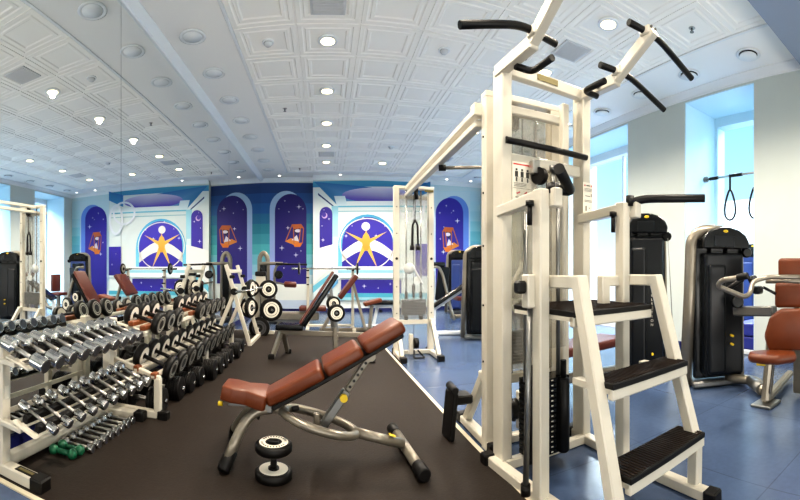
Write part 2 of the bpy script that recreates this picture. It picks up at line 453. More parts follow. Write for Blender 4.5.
m1.rect(261, 284, 313.5, 300, (232, 236, 230), (226, 230, 226)); m1.rect(261, 300, 313.5, 308.5, (190, 206, 226))
m1.build('mural', 'teal banded mural with an arched starry niche and orange hourglass beside the mirror corner')
m2 = Mural(FY - .2)
m2.rect(313, 181.5, 430, 312, (226, 236, 236), (222, 230, 228))
m2.rect(313, 181.5, 430, 187.5, (70, 160, 190), (60, 140, 190))
m2.poly([(314.5, 182), (372, 187.5), (372, 206), (338, 206)], [(40, 120, 175), (44, 110, 180), (120, 170, 215), (50, 130, 180)])
m2.poly([(315, 190), (337, 206), (337, 214), (315, 196)], (225, 238, 240)); m2.poly([(318, 193), (336.5, 208), (336.5, 209.5), (318, 195)], (40, 60, 120))
m2.ell(377, 195, 35, 7.5, (228, 226, 240), (48, 30, 165)); m2.rect(338, 201.5, 430, 206, (226, 238, 242)); m2.rect(338, 206, 430, 207.5, (110, 190, 215)); m2.rect(338, 211, 430, 212, (150, 195, 205))
m2.poly([(334, 196), (345, 196), (347, 205), (337, 206)], (215, 235, 242))
m2.rect(331.5, 206, 338.2, 268, (150, 210, 228), (196, 226, 236)); m2.rect(333, 237, 337.5, 285, (225, 240, 242))
m2.arch(319.6, 332.4, 207, 268, (52, 36, 150), (48, 30, 150))
m2.ell(324.6, 215.6, 2.8, 3, (200, 170, 220)); m2.ell(324, 214.8, 2.2, 2.4, (70, 50, 160))
for x, y, r in ((329, 219, 1.4), (323, 240, 2.2), (322, 226, 1), (324, 210, .8)): m2.star(x, y, r)
m2.poly([(313, 250), (327, 246), (338.5, 243), (338.5, 262), (326, 272), (313, 284)], (240, 240, 238))
# big arch with a planet
for k in range(1): m2.arch(338, 397, 214.5, 268, (64, 160, 205), (120, 200, 225))
m2.arch(342, 393, 217, 268, (56, 42, 168), (46, 34, 160))
m2.poly([(342, 252)] + [(342 + 51 * t / 12, 252 - 13 * math.sin(PI * t / 12)) for t in range(1, 12)] + [(393, 252), (393, 262)] + [(393 - 51 * t / 12, 262 - 12 * math.sin(PI * t / 12)) for t in range(1, 12)] + [(342, 262)], (240, 238, 232))
for x, y, r in ((346, 236, 2), (376, 236, 2.2), (363, 218, 1.6), (385, 226, 1.4), (352, 226, 1)): m2.star(x, y, r)
m2.ring(367, 244, 27.5, 26, 1.0, (240, 232, 220))
# plain golden compass star ornament with a pale disc
GX, GY = 366, 243
for ang, L, wd in ((-.50, 24, 2.3), (PI + .50, 24, 2.3), (PI/2 - .42, 27, 2.7), (PI/2 + .42, 27, 2.7), (-PI/2, 14, 2.6)):
    c, s_ = math.cos(ang), math.sin(ang); nx, ny = -s_, c
    m2.poly([(GX + nx*wd, GY + ny*wd), (GX + c*L, GY + s_*L), (GX - nx*wd, GY - ny*wd)], [(222, 168, 60), (236, 196, 110), (206, 150, 44)])
m2.ell(GX, GY - 1, 4.0, 9, (226, 176, 70), (200, 146, 40)); m2.ell(365.6, 226.5, 4.2, 4.2, (246, 242, 238))
m2.rect(338, 266.5, 430, 270, (238, 243, 243)); m2.rect(338, 270, 430, 273, (150, 205, 222)); m2.rect(334, 273, 430, 278, (225, 238, 242))
m2.poly([(313, 292), (334, 273), (340, 278), (313, 309)], (228, 240, 242)); m2.poly([(313, 286), (332, 272), (334, 274), (313, 293)], (110, 190, 215)); m2.poly([(313, 300), (338, 279), (338, 283), (313, 309)], (96, 160, 205))
m2.rect(341, 279.5, 401, 293, NV, (46, 34, 160)); m2.rect(338, 293, 430, 297, (76, 170, 195)); m2.rect(338, 297, 430, 300, (150, 206, 220))
for x, y, r in ((364, 286, 2.4), (350, 283, 1), (378, 288, 1.2), (390, 284, 1.5), (355, 290, .9)): m2.star(x, y, r)
m2.poly([(430, 182), (412, 187), (412, 200), (430, 192)], [(40, 120, 175), (44, 110, 180), (60, 140, 190), (50, 130, 180)])
m2.rect(415, 244, 430, 276, (50, 34, 160), NV); m2.star(421, 252, 1.6); m2.star(426, 264, 1.8)
m2.ring(411, 207, 14, 13, 2.2, (232, 236, 246)); m2.ring(421, 214, 9, 17, 2.6, (236, 240, 248))
m2.build('mural', 'mural of a golden star ornament inside a ringed arch with a white planet')
m3 = Mural(FY)
yb = 181.5
for i, c in enumerate([(200, 226, 234), (196, 226, 236), (190, 226, 236), (176, 220, 232), (150, 212, 226), (120, 200, 218), (110, 190, 214), (130, 200, 220), (160, 210, 226), (190, 220, 230), (215, 228, 232), (226, 232, 232), (226, 232, 230)]):
    m3.rect(430, yb, 482, yb + 10, (204, 226, 232) if i < 1 else c); yb += 10
m3.rect(430, 192, 470, 282, (206, 228, 236), (196, 218, 232))
m3.arch(439, 468.5, 196, 300, (110, 150, 222), (90, 120, 220)); m3.arch(435.5, 463, 198, 300, (50, 34, 160), (40, 28, 140))
m3.hourglass(442, 227, 459, 252, -1)
for x, y, r in ((457, 221, 2.8), (439.5, 213, 1.4), (453, 211, 1.2), (446, 206, 1.2), (443.5, 227, 1), (440, 239, 1.3), (443, 252, 2.6), (451, 213, .7), (460, 262, 1.6)): m3.star(x, y, r)
m3.build('mural', 'pale blue mural with an arched starry niche and tilted hourglass next to the windows')

# ------------------------------------------------------------ ceiling fittings
def downlight(x, y, i):
    t = Thing('ceiling_light', ('bright round ceiling downlight over the mat, %s from the far wall' % ORD[i[1]]) if i[0] == 0 else ('bright round ceiling downlight nearer the windows, %s from the far wall' % ORD[i[1]]) if i[0] == 1 else 'bright round ceiling downlight alone between the two rows at the far end', 'light', (x, y, CEIL), group='bright downlights in the tiled ceiling')
    t.part('trim_ring', MB().lathe([(.075, .0), (.105, 0), (.11, .006), (.105, .03), (.07, .03)], (0, 0, -.012), (0, 0, 1), 24), trimm)
    t.part('diffuser', MB().lathe([(0, -.012), (.05, -.010), (.085, .0), (.085, .02), (0, .02)], (0, 0, -.006), (0, 0, 1), 24), lightm)
    L = bpy.data.lights.new('downlight_lamp', 'SPOT'); L.energy = 190; L.color = (1, .88, .72); L.shadow_soft_size = .035; L.spot_size = 2.6; L.spot_blend = .8
    o = bpy.data.objects.new('downlight_lamp', L); col.objects.link(o); o.location = (x, y, CEIL - .05)
for i in range(8):
    y = cy1 - TY * (1.5 + 2 * i)
    if y < 0: break
    downlight(cx0 + 1.5 * TX, y, (0, i)); downlight(cx0 + 5.5 * TX, y - .05 + (TY if i > 3 else 0) * 0, (1, i))
downlight(cx0 + 3.5 * TX, cy1 - TY * 1.5, (2, 0))
def diffuser(x, y, label, g, gap=None):
    t = Thing('air_diffuser', label, 'air vent', (x, y, CEIL), group=g)
    t.part('rim', MB().lathe([(.10, 0), (.14, -.004), (.145, -.014), (.125, -.02), (.10, -.008)], (0, 0, 0), (0, 0, 1), 28), trimm)
    t.part('dark_gap', MB().lathe([(0, -.004), (.118, -.006), (.118, -.012), (0, -.012)], (0, 0, 0), (0, 0, 1), 24), gap or black)
    t.part('disc', MB().lathe([(0, -.022), (.098, -.022), (.104, -.032), (.095, -.042), (0, -.046)] if gap is None else [(0, -.010), (.105, -.010), (.104, -.018), (0, -.022)], (0, 0, 0), (0, 0, 1), 28), trimm)
for k in range(10): diffuser(4.03, 2.27 + .86 * k, 'round white air diffuser on the window side strip, %s from the grey beam' % ORD[k], 'round diffusers along the windows')
for k in range(10): diffuser(-1.39, 2.38 + .83 * k, 'round white air diffuser on the mirror side strip, %s from the camera' % ORD[k], 'round diffusers along the mirror', ventm)
def ctile(i, y): return (cx0 + (i + .5) * TX, cy1 - (math.floor((cy1 - y) / TY) + .5) * TY)
for i, y, l in ((1, 3.7, 'over the bench, at the top edge of the picture'), (1, 8.6, 'beyond the fourth light over the mat'), (5, 3.6, 'above the pull-up handles'), (5, 8.6, 'far end of the row near the windows')):
    x, yy = ctile(i, y)
    v = Thing('ceiling_vent', 'square grey ceiling grille ' + l, 'air vent', (x, yy, CEIL), group='square grilles in the tiled ceiling')
    v.part('frame', MB().box((0, 0, .004), (.34, .34, .018), bev=.003), ventm)
    sl = MB()
    for k in range(14): sl.box((0, -.14 + k * .0215, -.008), (.29, .006, .008))
    v.part('slats', sl, ventm)
for i, y, l in ((0, 4.3, 'left of the nearest downlight'), (3, 4.3, 'above the crossover beam'), (3, 8.0, 'far middle of the tiled ceiling')):
    x, yy = ctile(i, y)
    v = Thing('smoke_detector', 'small round white smoke detector ' + l, 'smoke detector', (x, yy, CEIL), group='smoke detectors')
    v.part('base', MB().cyl((0, 0, .022), (0, 0, -.005), .065, seg=20), trimm); v.part('sensor', MB().lathe([(0, -.04), (.03, -.038), (.045, -.02), (.05, -.004), (0, -.004)], (0, 0, 0), (0, 0, 1), 20), ventm)
for i, y, l in ((0, 6.1, 'left of the second downlight'), (0, 9.8, 'near the far edge of the tiles'), (6, 2.3, 'near the grey beam')):
    x, yy = ctile(i, y)
    v = Thing('sprinkler', 'small dark sprinkler head in a tile ' + l, 'sprinkler', (x, yy, CEIL), group='sprinkler heads')
    v.part('plate', MB().cyl((0, 0, .022), (0, 0, .008), .035), chrome2); v.part('nozzle', MB().cyl((0, 0, .01), (0, 0, -.035), .01).cyl((0, 0, -.03), (0, 0, -.034), .022), steel)
for k, (x, y) in enumerate(((3.3, 10.5), (4.0, 10.48), (.4, 10.45), (3.9, 5.6), (-1.2, 10.5))):
    v = Thing('spot_light', 'tiny ceiling spot light, ' + ['left of the pair above the far niche', 'right of the pair above the far niche', 'above the golden star mural', 'behind the chin-up station', 'near the mirror corner'][k], 'light', (x, y, CEIL), group='tiny spots in the plain strip')
    v.part('ring', MB().lathe([(.035, 0), (.05, -.001), (.05, -.008), (.035, -.008)], (0, 0, 0), (0, 0, 1), 16), trimm); v.part('bulb', MB().cyl((0, 0, -.001), (0, 0, -.01), .035), spotm)


# ------------------------------------------------------------ cable crossover (two towers and the beam between them)
xo = Thing('cable_crossover', 'cream cable crossover machine, two acrylic fronted towers joined by a long overhead beam', 'gym machine', (1.2, 3.7, 0), world=True)
def tower(cx, cy, f, seed, acr, near):
    # f = +1: the feet reach towards -Y; f = -1: towards +Y
    def P(x, y, z): return (cx + x * f, cy + y * f, z)
    hx = .235; H = 2.2
    fr = MB()
    fr.bar(P(-hx, 0, .0), P(-hx, 0, H), .075, .075, up=(0, 1, 0)).bar(P(hx, 0, 0), P(hx, 0, H), .075, .075, up=(0, 1, 0))
    if near: fr.bar(P(-hx, .14, .05), P(-hx, .14, H), .05, .05, up=(0, 1, 0)); fr.bar(P(hx, .14, .05), P(hx, .14, H), .05, .05, up=(0, 1, 0))
    fr.bar(P(-hx - .04, 0, H + .01), P(hx + .04, 0, H + .01), .08, .04); fr.bar(P(-hx, 0, .43), P(hx, 0, .43), .06, .06)
    fr.bar(P(-hx, .1, H - .1), P(hx, .1, H - .1), .05, .05)
    f_ = xo.part('tower_frame', fr, cream)
    bs = MB()
    for s in (-1, 1):
        bs.bar(P(s * hx, .08, .035), P(s * hx, -.46, .035), .07, .05)
        bs.bar(P(s * hx, -.07, .45), P(s * hx, -.40, .05), .065, .05, up=(1, 0, 0))
        bs.bar(P(s * hx, -.0, .44), P(s * hx, -.11, .44), .06, .06)
    bs.bar(P(-hx, -.02, .035), P(hx, -.02, .035), .06, .05)
    xo.part('base_frame', bs, cream)
    for s in (-1, 1):
        xo.part('foot_cap', MB().box(P(s * hx, -.49, .035), (.085, .08, .07), bev=.008), black)
        xo.part('foot_cap', MB().box(P(s * hx, .085, .035), (.085, .06, .07), bev=.008), black)
    xo.part('front_cover', MB().box(P(0, -.045, 1.30), (.40, .006, 1.66)), acr, label='clear acrylic cover with screws')
    xo.part('rear_cover', MB().box(P(0, .045, 1.30), (.40, .006, 1.66)), acr)
    for s in (-1, 1):
        for z in (.55, .90, 1.27, 1.60, 1.95):
            xo.part('screw', MB().cyl(P(s * hx, -.037, z), P(s * hx, -.045, z), .018 if z == 1.27 else .008, seg=10), black)
            if near: xo.part('screw', MB().cyl(P(s * (hx + .037), 0, z), P(s * (hx + .043), 0, z), .007, seg=8), black)
    for s in (-1, 1):
        xo.part('guide_rod', MB().cyl(P(s * .10, 0, .45), P(s * .10, 0, 2.18), .011, seg=10), chrome)
        xo.part('rubber_stop', MB().cyl(P(s * .10, 0, .46), P(s * .10, 0, .52), .028, seg=12), black)
    for k in range(10): xo.part('weight_plate', MB().box(P(0, 0, .53 + k * .021), (.32, .07, .019), bev=.002), platem)
    for s in (-1, 1): xo.part('stack_cushion', MB().cyl(P(s * .10, 0, .74), P(s * .10, 0, .83), .022, seg=12), black)
    xo.part('selector_bar', MB().cyl(P(0, 0, .74), P(0, 0, .88), .016, seg=10).box(P(0, 0, .87), (.045, .04, .12), bev=.015), black)
    xo.part('cable', MB().cyl(P(0, 0, .9), P(0, 0, 2.12), .004, seg=6).cyl(P(.0, -.02, .47), P(.0, -.02, .12), .004, seg=6), black)
    pl = MB(); pl.lathe([(0, -.012), (.05, -.012), (.042, 0), (.05, .012), (0, .012)], P(.05, 0, .98), (0, 1, 0), 20); 
    xo.part('pulley', pl, trimm)
    xo.part('pulley', MB().lathe([(.0, -.012), (.075, -.014), (.068, 0), (.075, .014), (0, .012)], P(-.06, 0, 1.14), (0, 1, 0), 20).bar(P(-.02, 0, 1.18), P(.13, 0, .92), .05, .02), trimm)
    # top pulley and its swivel
    x0 = .02
    xo.part('top_pulley', MB().lathe([(0, -.014), (.05, -.014), (.04, 0), (.05, .014), (0, .014)], P(x0, -.08, 2.10), (1, 0, 0), 18).box(P(x0, -.07, 2.13), (.05, .05, .16), bev=.005), black)
    # low pulley block with a triangular handle
    xo.part('low_pulley', MB().box(P(-.06, -.12, .16), (.05, .08, .26), bev=.006), cream)
    xo.part('low_pulley_wheel', MB().cyl(P(-.03, -.14, .17), P(.03, -.14, .17), .07, seg=16), black)
    xo.part('low_handle', MB().tube([P(-.03, -.17, .08), P(-.07, -.34, .02), P(.07, -.34, .02), P(.02, -.17, .08)], .011, 8, .02), black)
    return P
PA = tower(1.17, 5.2, 1, 0, acryl, False)
PB = tower(1.235, 2.30, -1, 1, acrylB, True)
xo.part('rope_attachment', MB().tube([PA(.0, -.09, 1.78), PA(-.035, -.09, 1.70), PA(-.04, -.09, 1.42)], .014, 8, .03).tube([PA(.0, -.09, 1.78), PA(.035, -.09, 1.70), PA(.04, -.09, 1.42)], .014, 8, .03).cyl(PA(-.04, -.09, 1.44), PA(-.04, -.09, 1.38), .03).cyl(PA(.04, -.09, 1.44), PA(.04, -.09, 1.38), .03).cyl(PA(0, -.09, 2.05), PA(0, -.09, 1.78), .005, seg=6), black)
for z, s in ((2.195, 1), (2.105, 1)):
    xo.part('overhead_beam', MB().bar((1.08, 5.25, z + .01), (.965, 2.36, z - .05), .06, .045), cream)
xo.part('beam_bracket', MB().box((.96, 2.36, 2.13), (.10, .07, .08), bev=.006), cream)
xo.part('name_plate', MB().box((1.37, 5.15, 2.17), (.12, .006, .03)), gold)
xo.part('chin_bar', MB().tube([(1.02, 3.42, 2.03), (1.42, 3.30, 2.04)], .015, 10, 0), silver)
xo.part('chin_bar_grip', MB().cyl((1.0, 3.42, 2.03), (1.06, 3.40, 2.03), .028), black)
xo.part('bar_hanger', MB().bar((1.03, 3.41, 2.05), (1.03, 3.41, 2.13), .02, .02), silver)
fp = MB()
a = pz(448.5, 436, .01)
fp.box((a.x + .0, a.y - .03, .165), (.035, .15, .31), Matrix.Rotation(.12, 3, 'Z') @ Matrix.Rotation(.10, 3, 'Y'), bev=.012, seg=2)
xo.part('foot_plate', fp, black)
xo.part('foot_plate_roller', MB().cyl((a.x + .015, a.y - .10, .335), (a.x + .025, a.y + .06, .335), .026, bev=.006).box((a.x + .08, a.y - .02, .265), (.13, .13, .06), bev=.01), black)
xo.part('foot_plate_arm', MB().bar((a.x + .06, a.y + .0, .24), (1.0, 2.55, .25), .04, .04), black)

# ------------------------------------------------------------ assisted chin-up and dip station
st = Thing('chin_dip_station', 'tall cream chin-up and dip station with three dark treads and black angled grips, right foreground', 'gym machine', (.967, 2.06, 0), math.atan(.085))
W = .60
fr = MB()
for x in (0, W): fr.bar((x + .012, .0, .0), (x + .012, .0, 2.27), .065, .11, up=(0, 1, 0))
st.part('upright', fr, cream)
bs = MB()
bs.bar((-.035, .06, .03), (.01, -1.12, .03), .06, .055); bs.bar((W + .02, .08, .03), (W - .065, -1.0, .03), .06, .055); bs.bar((0, -.04, .03), (W, -.04, .03), .05, .055)
st.part('base_frame', bs, cream)
for x, y in ((-.045, .065), (W + .025, .12), (W - .07, -1.02), (.01, -1.15)): st.part('foot_cap', MB().box((x, y, .033), (.075, .07, .066), bev=.008), black)
tp = MB(); tp.bar((0, -.02, 2.255), (W, -.02, 2.255), .05, .07); st.part('top_beam', tp, cream)
st.part('name_plate', MB().box((.30, -.048, 2.26), (.15, .005, .035)), gold)
cbm = MB(); cbm.bar((0, .0, 1.755), (W, .0, 1.755), .05, .07); st.part('cross_beam', cbm, cream)
st.part('cross_grip_bar', MB().cyl((.0, -.06, 1.845), (W, -.06, 1.845), .019, seg=14), grip)
for s, x in ((-1, 0), (1, W)):
    ar = MB(); ar.bar((x, .03, 2.255), (x, -.34, 2.255), .055, .07); ar.bar((x, -.30, 2.25), (x, -.61, 2.445), .052, .065)
    arm = st.part('pull_up_arm', ar, cream)
    for by, bz in ((-.35, 2.295), (-.57, 2.445)):
        st.part('grip_clamp', MB().box((x, by, bz), (.07, .07, .05), bev=.006), cream, parent=arm)
        for dx in (-.018, .018):
            for dz in (-.012, .012): st.part('bolt', MB().cyl((x + dx, by - .034, bz + dz), (x + dx, by - .042, bz + dz), .008, seg=8), black, parent=arm)
        st.part('angled_grip', MB().tube([(x - s * .14, by + .02, bz + .0), (x + s * .08, by, bz + .01), (x + s * .42, by - .02, bz - .10)], .0185, 12, .08), grip, parent=arm)
    st.part('neutral_grip', MB().tube([(x, -.16, 2.21), (x - s * .11, -.16, 2.21), (x - s * .11, -.34, 2.21)], .0185, 12, .04), grip)
    st.part('arm_bolt', MB().cyl((x - s * .03, -.2, 2.255), (x - s * .042, -.2, 2.255), .02), steel)
# dip arms and front posts
dp = MB()
dp.bar((0, 0, 1.45), (-.035, -.47, 1.47), .055, .06); dp.bar((-.035, -.44, .05), (-.035, -.44, 1.50), .055, .07, up=(0, 1, 0))
st.part('dip_frame', dp, cream)
dp = MB()
dp.bar((W, 0, 1.45), (.54, -.47, 1.47), .055, .06); dp.bar((.53, -.44, .05), (.53, -.44, 1.50), .055, .07, up=(0, 1, 0))
st.part('dip_frame', dp, cream)
st.part('clamp_block', MB().box((.015, -.48, 1.46), (.05, .07, .09), bev=.006), cream); st.part('clamp_block', MB().box((.585, -.48, 1.46), (.05, .07, .09), bev=.006), cream)
st.part('dip_handle', MB().cyl((.01, -.47, 1.48), (.01, -.47, 1.53), .024).tube([(.01, -.48, 1.50), (.12, -.475, 1.505), (-.085, -.64, 1.55)], .025, 14, .03), grip)
st.part('dip_handle', MB().cyl((.56, -.47, 1.48), (.56, -.47, 1.54), .024).tube([(.56, -.47, 1.50), (.62, -.52, 1.525), (.83, -.80, 1.53)], .024, 14, .06), grip)
for x in (-.085, .475):
    st.part('locking_sleeve', MB().cyl((x, -.42, 1.33), (x, -.42, 1.43), .012).cyl((x, -.42, 1.42), (x, -.42, 1.445), .02), black)
st.part('piston_rod', MB().cyl((-.095, -.40, .07), (-.070, -.40, .95), .014, seg=12), steel); st.part('piston_foot', MB().cyl((-.095, -.40, .06), (-.095, -.40, .11), .024), black)
st.part('knee_bracket', MB().box((-.075, -.40, 1.02), (.05, .06, .16), bev=.006), cream); st.part('bracket_pin', MB().box((-.125, -.40, 1.04), (.05, .05, .06), bev=.01), black)
st.part('knee_bracket', MB().box((.40, -.42, .99), (.06, .05, .20), bev=.006).bar((.40, -.42, 1.06), (.53, -.42, 1.06), .04, .06), cream)
# step frame
for x, xb_, lab in ((.03, -.015, 0), (.58, .585, 1)):
    r = MB(); r.bar((x, -.40, 1.065), (x, -.655, 1.065), .06, .06); r.bar((x, -.635, 1.09), (xb_, -.945 if lab == 0 else -.88, .04 if lab == 0 else .26), .06, .06, up=(1, 0, 0))
    st.part('step_rail', r, cream)
def tread(y0, y1, z, xa=.06, xb=.55):
    q = MB(); q.box(((xa+xb)/2, y1 + .02, z - .045), (xb - xa, .035, .05), bev=.006); q.box(((xa+xb)/2, (y0+y1)/2, z - .035), (xb - xa, abs(y1-y0) - .02, .02))
    fb = st.part('tread_frame', q, cream)
    t = MB(); t.box(((xa+xb)/2, (y0+y1)/2, z - .012), (xb - xa, abs(y1 - y0), .028), bev=.004)
    t.mark(0); t2 = t
    for k in range(int((xb - xa) / .018)):
        t2.box((xa + .012 + k * .018, (y0+y1)/2, z + .003), (.006, abs(y1-y0) - .02, .004))
    t.mark(1); st.part('tread_mat', t, [black, brownrub])
tread(-.14, -.64, .935, .0, .55); tread(-.69, -.85, .655, .03, .58); tread(-.77, -.94, .30, .035, .60)
for x in (.10, .58): st.part('step_support', MB().box((x, -.64, .60), (.05, .2, .03)), cream)
st.part('step_post', MB().bar((.56, -.90, .03), (.585, -.89, .30), .055, .06), cream)
# weight stack, guards, rods, pulleys
for k in range(15): st.part('weight_plate', MB().box((.235, -.10, .085 + k * .029), (.27, .13, .027), bev=.003).mark(0).box((.242, -.167, .087 + k * .029), (.013, .002, .006)).mark(1), [gloss, paper])
for x in (.09, .32): st.part('stack_guard', MB().cyl((x, -.17, .07), (x, -.17, .50), .036, seg=16, bev=.01).cyl((x, -.17, .50), (x, -.17, .60), .018), black)
for x, zt in ((.09, 1.44), (.32, 1.72)): st.part('guide_rod', MB().cyl((x, -.12, .5), (x, -.12, zt), .012, seg=10), steel)
st.part('rear_guide', MB().bar((.22, .02, .06), (.22, .02, 1.75), .05, .04, up=(0, 1, 0)), cream)
st.part('pulley', MB().lathe([(0, -.016), (.05, -.016), (.04, 0), (.05, .016), (0, .016)], (.20, -.10, 1.66), (1, .3, 0), 20), black)
st.part('pulley_bracket', MB().box((.18, -.08, 1.71), (.05, .05, .08), bev=.006), chrome2)
st.part('cable', MB().tube([(.23, -.13, 1.66), (.24, -.12, 1.0), (.25, -.1, .55)], .004, 6, 0), black)
st.part('rod_cap', MB().cyl((.30, -.10, 1.70), (.30, -.10, 1.735), .025).cyl((.30, -.10, 1.5), (.30, -.10, 1.70), .012), steel)
st.part('clear_guard', MB().box((.25, -.06, 1.15), (.36, .005, 1.0)), acryl)
# instruction placards
def placard(x, y, z, w, h, kind):
    p = MB().box((x, y, z), (w, .004, h)).mark(0); a_ = MB(); b_ = MB()
    if kind == 0:
        b_.box((x, y - .003, z + h * .44), (w * .9, .001, h * .035))
        for k in (-1, 0, 1):
            c = x + k * w * .29
            a_.box((c, y - .003, z + h * .31), (w * .10, .001, h * .05)).box((c, y - .003, z + h * .20), (w * .16, .001, h * .14)).box((c, y - .003, z + h * .07), (w * .08, .001, h * .10))
        for k in range(3): a_.box((x - w * .1, y - .003, z - h * (.02 + .035 * k)), (w * .65, .001, h * .01))
        a_.box((x, y - .003, z - h * .14), (w * .9, .001, h * .008))
        b_.prism([(0, 0), (.028, .012), (.03, .004), (.01, -.006)], (x - w * .32, y - .002, z - h * .26), (0, -1, 0), .001, xdir=(1, 0, 0)).prism([(0, .0), (.018, .014), (.03, -.004), (.012, -.014)], (x + w * .1, y - .002, z - h * .26), (0, -1, 0), .001, xdir=(1, 0, 0))
        a_.box((x - w * .2, y - .003, z - h * .36), (w * .3, .001, h * .02)).box((x + w * .25, y - .003, z - h * .36), (w * .2, .001, h * .02))
    else:
        for k in (-1, 1): b_.prism([(-.007, -.005), (.007, -.005), (0, .008)], (x + k * w * .33, y - .002, z + h * .40), (0, -1, 0), .001, xdir=(1, 0, 0))
        a_.box((x, y - .003, z + h * .40), (w * .36, .001, h * .03))
        for k in range(3): a_.box((x, y - .003, z + h * (.3 - .04 * k)), (w * .75, .001, h * .012))
        a_.box((x - w * .05, y - .003, z + h * .06), (w * .5, .001, h * .02)).box((x + w * .32, y - .003, z + h * .10), (w * .06, .001, h * .1))
        for k in range(2): a_.box((x, y - .003, z - h * (.08 + .04 * k)), (w * .75, .001, h * .012))
        a_.box((x - w * .22, y - .003, z - h * .34), (w * .10, .001, h * .16)).box((x + w * .12, y - .003, z - h * .32), (w * .12, .001, h * .02))
    p._merge(a_.bm); p.mark(1); p._merge(b_.bm); p.mark(2); st.part('instruction_placard', p, [paper, ink, red])
placard(.115, -.045, 1.62, .13, .235, 0)
placard(W + .012, -.062, 1.585, .085, .20, 1)

# ------------------------------------------------------------ foreground incline bench
B0 = V(-.58, 2.30, 0); B1 = V(.50, 2.36, 0); ax_ = (B1 - B0).normalized()
bn = Thing('adjustable_incline_bench', 'brown padded incline bench on a silver tube frame in the middle of the dark mat', 'weight bench', (-.05, 2.33, 0), math.atan2(ax_.y, ax_.x))
# local x along the bench from the seat (left) to the back rest (right)
def ramp(x0, x1, z0, z1, th=.07):
    d = V(x1 - x0, 0, z1 - z0); L = d.length; R = Matrix.Rotation(-math.atan2(d.z, d.x), 3, 'Y')
    return ((x0+x1)/2 + R.col[2][0] * 0, L, R, V((x0+x1)/2, 0, (z0+z1)/2))
def slant_pad(name, x0, z0, x1, z1, w0, w1, th, m, bev=.022):
    d = V(x1 - x0, 0, z1 - z0); L = d.length; ang = math.atan2(d.z, d.x)
    R = Matrix.Rotation(-ang, 3, 'Y')
    b = bmesh.new(); bmesh.ops.create_cube(b, size=1); bmesh.ops.scale(b, vec=(L, 1, th), verts=b.verts)
    for v in b.verts: v.co.y *= (w0 if v.co.x < 0 else w1)
    bmesh.ops.bevel(b, geom=list(b.edges), offset=bev, segments=4, affect='EDGES', profile=.55, clamp_overlap=True)
    q = MB(); q._merge(b, Matrix.Translation(V((x0+x1)/2, 0, (z0+z1)/2)) @ R.to_4x4(), True)
    return q
s = MB()
outl = [(-.125, -.085), (-.12, .085), (-.06, .105), (.02, .09), (.08, .12), (.125, .135), (.14, .12), (.14, -.12), (.125, -.135), (.08, -.12), (.02, -.09), (-.06, -.105)]
sb = bmesh.new(); f = sb.faces.new([sb.verts.new((u, v, -.03)) for u, v in outl]); e = bmesh.ops.extrude_face_region(sb, geom=[f]); bmesh.ops.translate(sb, vec=(0, 0, .085), verts=[g for g in e['geom'] if isinstance(g, bmesh.types.BMVert)])
bmesh.ops.recalc_face_normals(sb, faces=sb.faces); bmesh.ops.bevel(sb, geom=list(sb.edges), offset=.032, segments=4, affect='EDGES', profile=.5, clamp_overlap=True)
s._merge(sb, Matrix.Translation((-.425, 0, .385)) @ Matrix.Rotation(.16, 4, 'Y'), True)
bn.part('seat', s, leather)
a0 = (-.29, .375); a3 = (.495, .80)
def at(t): return (a0[0] + (a3[0]-a0[0]) * t, a0[1] + (a3[1]-a0[1]) * t)
for t0, t1, w0, w1 in ((0, .41, .20, .28), (.425, .69, .28, .26), (.705, 1.0, .26, .26)):
    p, q = at(t0), at(t1); bn.part('back_pad', slant_pad('b', p[0], p[1], q[0], q[1], w0, w1, .075, leather, .026), leather)
pb = at(.02); pe = at(.97)
nrm = V(-(a3[1]-a0[1]), 0, a3[0]-a0[0]).normalized()
def off(p, k): return V(p[0], 0, p[1]) + nrm * k
bn.part('back_board', MB().bar(off(pb, -.048), off(pe, -.048), .21, .026, up=nrm), black)
bn.part('back_frame', MB().bar(off(at(.0), -.068), off(at(.80), -.068), .05, .035, up=nrm), silver)
bn.part('seat_carrier', MB().box((-.40, 0, .345), (.22, .12, .02), bev=.004).box((-.30, 0, .325), (.10, .07, .07), bev=.01), steel)
fr = MB(); fr.tube([(-.26, 0, .31), (-.36, -.02, .30), (-.43, -.06, .22), (-.50, -.16, .06)], .030, 12, .08); bn.part('rear_leg', fr, silver)
fr = MB(); fr.tube([(-.30, 0, .31), (-.40, .04, .29), (-.50, .18, .13), (-.53, .28, .05)], .030, 12, .08); bn.part('rear_leg', fr, silver)
bn.part('rear_foot', MB().cyl((-.475, -.115, .105), (-.515, -.19, .02), .037, bev=.008), black); bn.part('rear_foot', MB().cyl((-.51, .22, .10), (-.54, .31, .02), .036, bev=.008), black)
fr = MB(); fr.tube([(-.34, 0, .315), (-.22, 0, .315), (-.17, -.02, .29)], .030, 12, .08)
fr.tube([(.015 + .215 * math.cos(2*PI*k/28), .135 * math.sin(2*PI*k/28), .235 - .07 * math.cos(2*PI*k/28)) for k in range(28)], .026, 10, closed=True)
fr.tube([(.215, 0, .172), (.52, 0, .075)], .030, 12, 0)
bn.part('oval_frame', fr, silver)
bn.part('front_foot_bar', MB().cyl((.545, -.25, .045), (.53, .25, .045), .031, seg=16), silver)
bn.part('foot_cap', MB().cyl((.547, -.34, .045), (.544, -.22, .045), .038, bev=.008), black); bn.part('foot_cap', MB().cyl((.527, .22, .045), (.524, .33, .045), .038, bev=.008), black)
bn.part('name_plate', MB().box((.45, -.005, .135), (.04, .035, .003), Matrix.Rotation(.37, 3, 'Y')), yellow)
sp0 = V(.03, 0, .20); sp1 = V(.315, 0, .615)
mid = sp0.lerp(sp1, .52)
bn.part('adjuster_sleeve', MB().bar(sp0, mid, .05, .05, up=(0, 1, 0)), steel)
